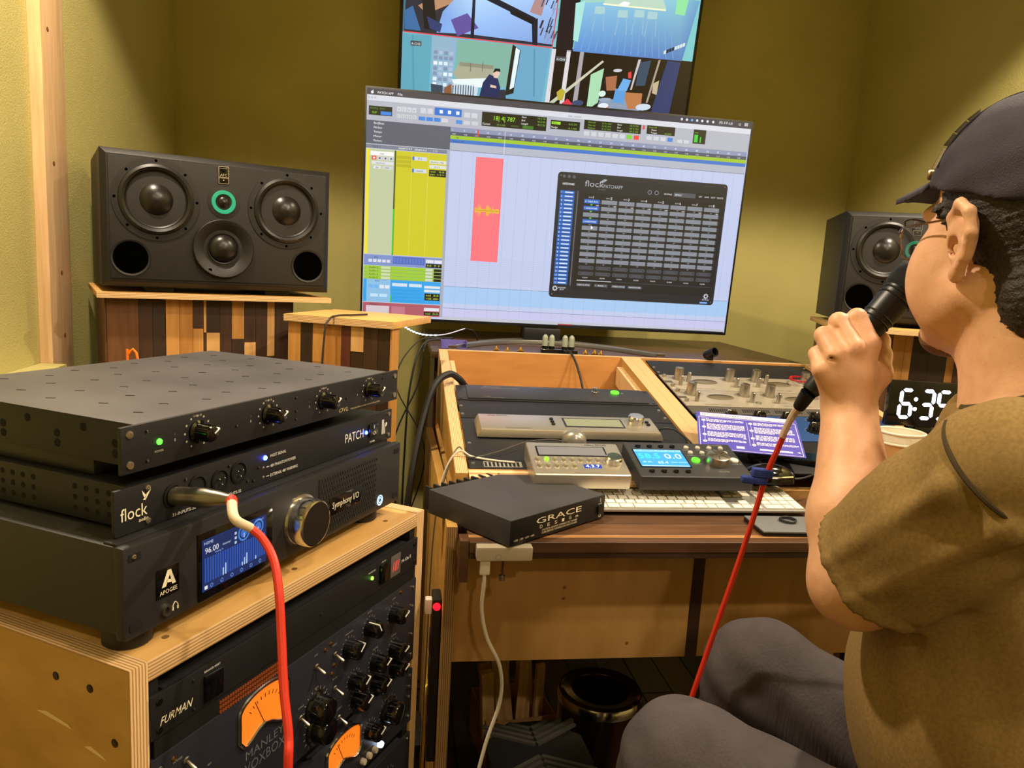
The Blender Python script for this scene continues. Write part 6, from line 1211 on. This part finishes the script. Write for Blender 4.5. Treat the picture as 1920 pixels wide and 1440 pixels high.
# --- t-shirt
SHIRT = mat('olive_cotton', '#8a7040', .95, noise=1, nscale=260, col2='#7a6236', bump=.25, bscale=1500)
G = SDF(axis(.34, 1.12, .0046), axis(.34, 1.12, .0046), axis(.42, 1.10, .0046))
G.ell(MID+A3(0, 0, -.13), (.098, .180, .14), TF, .03); G.ell((MID+PEL)/2+A3(-.035, .02, -.05), (.145, .172, .20), TF, .05); G.ell(PEL+A3(0, 0, .0), (.150, .182, .10), TF, .05)
G.cone(SL, MID+A3(0, 0, -.02), .058, .066, .03); G.cone(SRt, MID+A3(0, 0, -.01), .060, .068, .03); G.cone(MID+A3(0, 0, -.03), H(-.050, -.006, -.135), .078, .0735, .03)
G.cone(MID+A3(0, 0, -.04), H(-.078, 0, -.175), .085, .066, .03)
def lerp(a, b, t): return a+(b-a)*t
h0 = lerp(SL, EL, .84); ud = (EL-SL)/np.linalg.norm(EL-SL); side = np.cross(ud, view); side /= np.linalg.norm(side); vn = -(view-ud*(view@ud)); vn /= np.linalg.norm(vn)
hr = lerp(SRt, ER, .6); G.cone(SRt, hr, .066, .072, .03)
x, y, z = np.meshgrid(*G.ax, indexing='ij', sparse=True)
def local_cut(G, c, n, reach, rmax):
    dd = (x-c[0])*n[0]+(y-c[1])*n[1]+(z-c[2])*n[2]; rr_ = np.sqrt(np.maximum((x-c[0])**2+(y-c[1])**2+(z-c[2])**2-dd**2, 0))
    G.g = np.maximum(G.g, np.minimum(np.minimum(dd, reach-dd), rmax-rr_)).astype(np.float32)
Q = SDF(*G.ax)                                   # sleeve on its own, then joined to the trunk
Q.cone(SL, lerp(SL, EL, .4), .058, .070, .02); Q.cone(lerp(SL, EL, .4), h0+ud*.03, .070, .074, .02)
for a0_, a1_, t0, t1, r, op in ((.075, .060, .05, .95, .010, 'add'), (-.010, -.034, .05, 1.0, .011, 'add'), (.030, .020, .30, .95, .009, 'add'), (-.062, -.075, .1, .95, .010, 'add'), (.050, .042, .0, .6, .009, 'add')):
    rs = .068
    def sp(a, t): an = a/rs; return lerp(SL, h0, t)+(vn*math.cos(an)+side*math.sin(an))*(rs-.0005)
    Q.cone(sp(a0_, t0), sp(a1_, t1), r, r*.75, .009, op)
for t0, an0, an1 in ((.93, -2.4, 2.4),):          # hem fold
    for k in range(12):
        b0, b1 = an0+(an1-an0)*k/12, an0+(an1-an0)*(k+1)/12; c_ = h0-ud*.020; Q.cone(c_+(vn*math.cos(b0)+side*math.sin(b0))*.0765, c_+(vn*math.cos(b1)+side*math.sin(b1))*.0765, .0022, .0022, .004, 'sub')
local_cut(Q, h0, ud, .3, .2); 
k_ = .03; hh = np.clip(.5+.5*(G.g-Q.g)/k_, 0, 1); G.g = (G.g+(Q.g-G.g)*hh-k_*hh*(1-hh)).astype(np.float32)
for a, b, r, op in ((MID+A3(-.10, .00, -.22), PEL+A3(-.16, .04, .10), .012, 'add'), (MID+A3(-.13, -.04, -.28), PEL+A3(-.17, -.03, .08), .010, 'add'), (MID+A3(-.07, -.09, -.20), PEL+A3(-.08, -.10, .12), .012, 'add')): G.cone(a, b, r, r*.6, .022, op)
G.disp(lambda x, y, z: .0016*np.sin(26*x+30*z)*np.sin(30*y-22*z+1)+.0009*np.sin(60*x-90*y+40*z))
nd = up*.90+A3(-.32, .28, 0); nd /= np.linalg.norm(nd); local_cut(G, H(-.050, -.006, -.132), nd, .12, .1)
I3 = SDF(*G.ax); I3.cone(H(-.046, -.006, -.08), H(-.049, -.008, -.100), .069, .069, 0); G.g = np.maximum(G.g, -I3.g)
G.half(PEL+A3(0, 0, -.075), -up)
ts = inst('t_shirt', G.mesh('t_shirt', SHIRT), man); del G
ndv = Vector(nd).normalized(); Mc = Matrix.Translation(Vector(H(-.050, -.006, -.134))) @ ndv.to_track_quat('Z', 'Y').to_matrix().to_4x4()
mb = MB(); mb.lathe([(.0760, -.018), (.0785, -.014), (.0775, .002), (.0745, .006), (.0700, .004), (.0690, -.014)], 48, Mc, cap=False); mb.build('collar', mat('collar_rib', '#4a4026', .9, bump=.6, bscale=800), ts)
Ms = Matrix.Translation(Vector(h0-ud*.020)) @ Vector(ud).to_track_quat('Z', 'Y').to_matrix().to_4x4()
sm = lerp(SL, EL, .04); seam = []
for k in range(15):
    an = -1.9+3.6*k/14; seam.append(sm-ud*.012+(vn*math.cos(an)+side*math.sin(an))*(.0665+.004*math.cos(an)))
MB().tube(seam, .0022, 6, 4).build('shoulder_seam', mat('seam_thread', '#3a2f18', .95), ts)
# --- trousers and shoes
G = SDF(axis(.20, 1.12, .0055), axis(.40, 1.20, .0055), axis(.05, .72, .0055))
for h_, k_, a_ in ((HL, KL, AL_), (HR, KR, AR)):
    G.cone(h_, k_, .098, .074, .02); G.cone(k_, a_, .076, .056, .02); G.ell(k_+A3(0, 0, .004), (.078, .078, .076), None, .02)
G.ell(PEL+A3(.02, -.02, -.04), (.15, .185, .10), TF, .04); G.disp(lambda x, y, z: .0028*np.sin(34*x+22*z)*np.sin(40*y-50*z)+.0014*np.sin(110*z+50*x-30*y))
G.half(A3(0, 0, .085), -up)
tr_ = inst('trousers', G.mesh('trousers', mat('dark_corduroy', '#4a4345', .85, noise=1, nscale=30, col2='#413b3e', bump=.5, bscale=300, bstretch=(1, 1, .1))), man); del G
for a_, d_ in ((AL_, A3(-.55, .83, 0)), (AR, A3(-.5, .86, 0))):
    G = SDF(axis(a_[0]-.26, a_[0]+.14, .005), axis(a_[1]-.14, a_[1]+.26, .005), axis(-.005, .16, .005)); FF = np.stack([d_, A3(-d_[1], d_[0], 0), up])
    G.ell(a_+d_*.06+A3(0, 0, -.05), (.135, .05, .045), FF, .02); G.cone(a_, a_+A3(0, 0, .03), .048, .05, .03); G.half(A3(0, 0, .002), -up); inst('shoe', G.mesh('shoe', mat('black_shoe', '#141414', .5)), man)
# --- office chair
ch = thing('office_chair', 'black swivel chair under the man in the olive t-shirt', 'chair', (.76, .62, 0))
mb = MB(); mb.prism([(.23*math.cos(a)*(1.0), .23*math.sin(a)) for a in [2*math.pi*k/16 for k in range(16)]], .325, .386); mb.build('seat', mat('chair_fabric', '#18181a', .9), ch, .015, 3)
mb = MB(); mb.cyl((0, 0, .09), (0, 0, .325), .025, n=16); mb.build('gas_lift', STEEL, ch)
for k in range(5):
    a = rad(72*k+20); mb = MB(); mb.tube([(0, 0, .09), (.12*math.cos(a), .12*math.sin(a), .085), (.25*math.cos(a), .25*math.sin(a), .062)], .016, 8, 4); l_o = mb.build('base_arm', BLK2, ch)
    mb = MB(); mb.cyl((.25*math.cos(a)-.02*math.sin(a), .25*math.sin(a)+.02*math.cos(a), .028), (.25*math.cos(a)+.02*math.sin(a), .25*math.sin(a)-.02*math.cos(a), .028), .027, n=14); mb.cyl((.25*math.cos(a), .25*math.sin(a), .03), (.25*math.cos(a), .25*math.sin(a), .062), .008, n=8); mb.build('caster', BLK2, l_o)
# ================================================================== microphone with its red cable
mc = thing('microphone', 'black handheld microphone held at the man\'s mouth', 'microphone', (0, 0, 0))
V0, V1 = Vector(m0), Vector(m1); Mm = Matrix.Translation(V0) @ (V1-V0).to_track_quat('Z', 'Y').to_matrix().to_4x4(); Lm = (V1-V0).length
mb = MB(); mb.lathe([(.0100, 0), (.0115, .004), (.0125, .03), (.0175, Lm*.62), (.0195, Lm*.80), (.0200, Lm*.93)], 32, Mm); mb.build('handle', mat('mic_black', '#15181d', .42), mc)
mb = MB(); mb.lathe([(.0205, Lm*.93), (.0235, Lm*.95), (.0245, Lm*1.02), (.0240, Lm*1.10), (.0190, Lm*1.18), (.0100, Lm*1.22), (.0001, Lm*1.23)], 32, Mm); mb.build('grille', mat('mic_grille', '#2a2c30', .5, .6, bump=1, bscale=1400), mc)
mb = MB()
for t_ in (.66, .70, .86, .9): mb.lathe([(.0178+.0032*min(1, (t_-.6)/.25), Lm*t_), (.0184+.0032*min(1, (t_-.6)/.25), Lm*(t_+.006)), (.0178+.0032*min(1, (t_-.6)/.25), Lm*(t_+.012))], 32, Mm, cap=False)
mb.build('ridges', mat('mic_ridge', '#22262c', .35), mc)['kind'] = 'stuff'
RED = mat('red_cable', '#d23420', .45)
def ald(px, py, d): return Vector((0, 0, CZ))+ray(px, py)*d
vt = ald(1437, 892, .985); end = ald(1284, 1345, 1.06)
cbm = thing('microphone_cable', 'taut red cable running from the microphone down past the knee', 'cable', (0, 0, 0))
a0 = V0; dv = (ald(1484, 783, .945)-V0); a1 = V0+dv*1.0
mb = MB(); mb.tube([V0-(V1-V0).normalized()*.002, V0.lerp(a1, .55), a1.lerp(V0, .35)], lambda t: .0098-.004*t, 14, 4); mb.build('connector', BLK2, cbm)
mb = MB(); mb.tube([V0.lerp(a1, .62), a1, ald(1466, 820, .953)], lambda t: .0052-.0010*t, 10, 4); mb.build('strain_relief', mat('clear_sleeve', '#b8a090', .4), cbm)
mb = MB(); mb.tube([ald(1471, 813, .951), ald(1457, 845, .967), vt, ald(1400, 1010, 1.01), ald(1341, 1180, 1.035), end, ald(1255, 1435, 1.075), Vector((.30, 1.125, .25)), Vector((.20, 1.145, .02)), Vector((.16, 1.13, .006)), Vector((.14, 1.10, .006))], .0037, 8, 8); mb.build('cord', RED, cbm)
vl = thing('cable_tie', 'fuzzy blue hook-and-loop tie wrapped round the red microphone cable', 'cable tie', vt)
FUZZ = mat('blue_fuzz', '#2c3f8c', .95, bump=1, bscale=900)
mb = MB(); M = Matrix.Rotation(YAW, 4, 'Z').inverted() @ Matrix.Rotation(rad(4), 4, 'Y'); mb.box(-.020, .007, -.0065, .0055, -.003, .009, M); mb.build('wrap', FUZZ, vl, .003, 3); mb = MB(); mb.box(-.033, .001, -.0075, .004, -.0125, -.0028, M); mb.build('tail', FUZZ, vl, .004, 3)
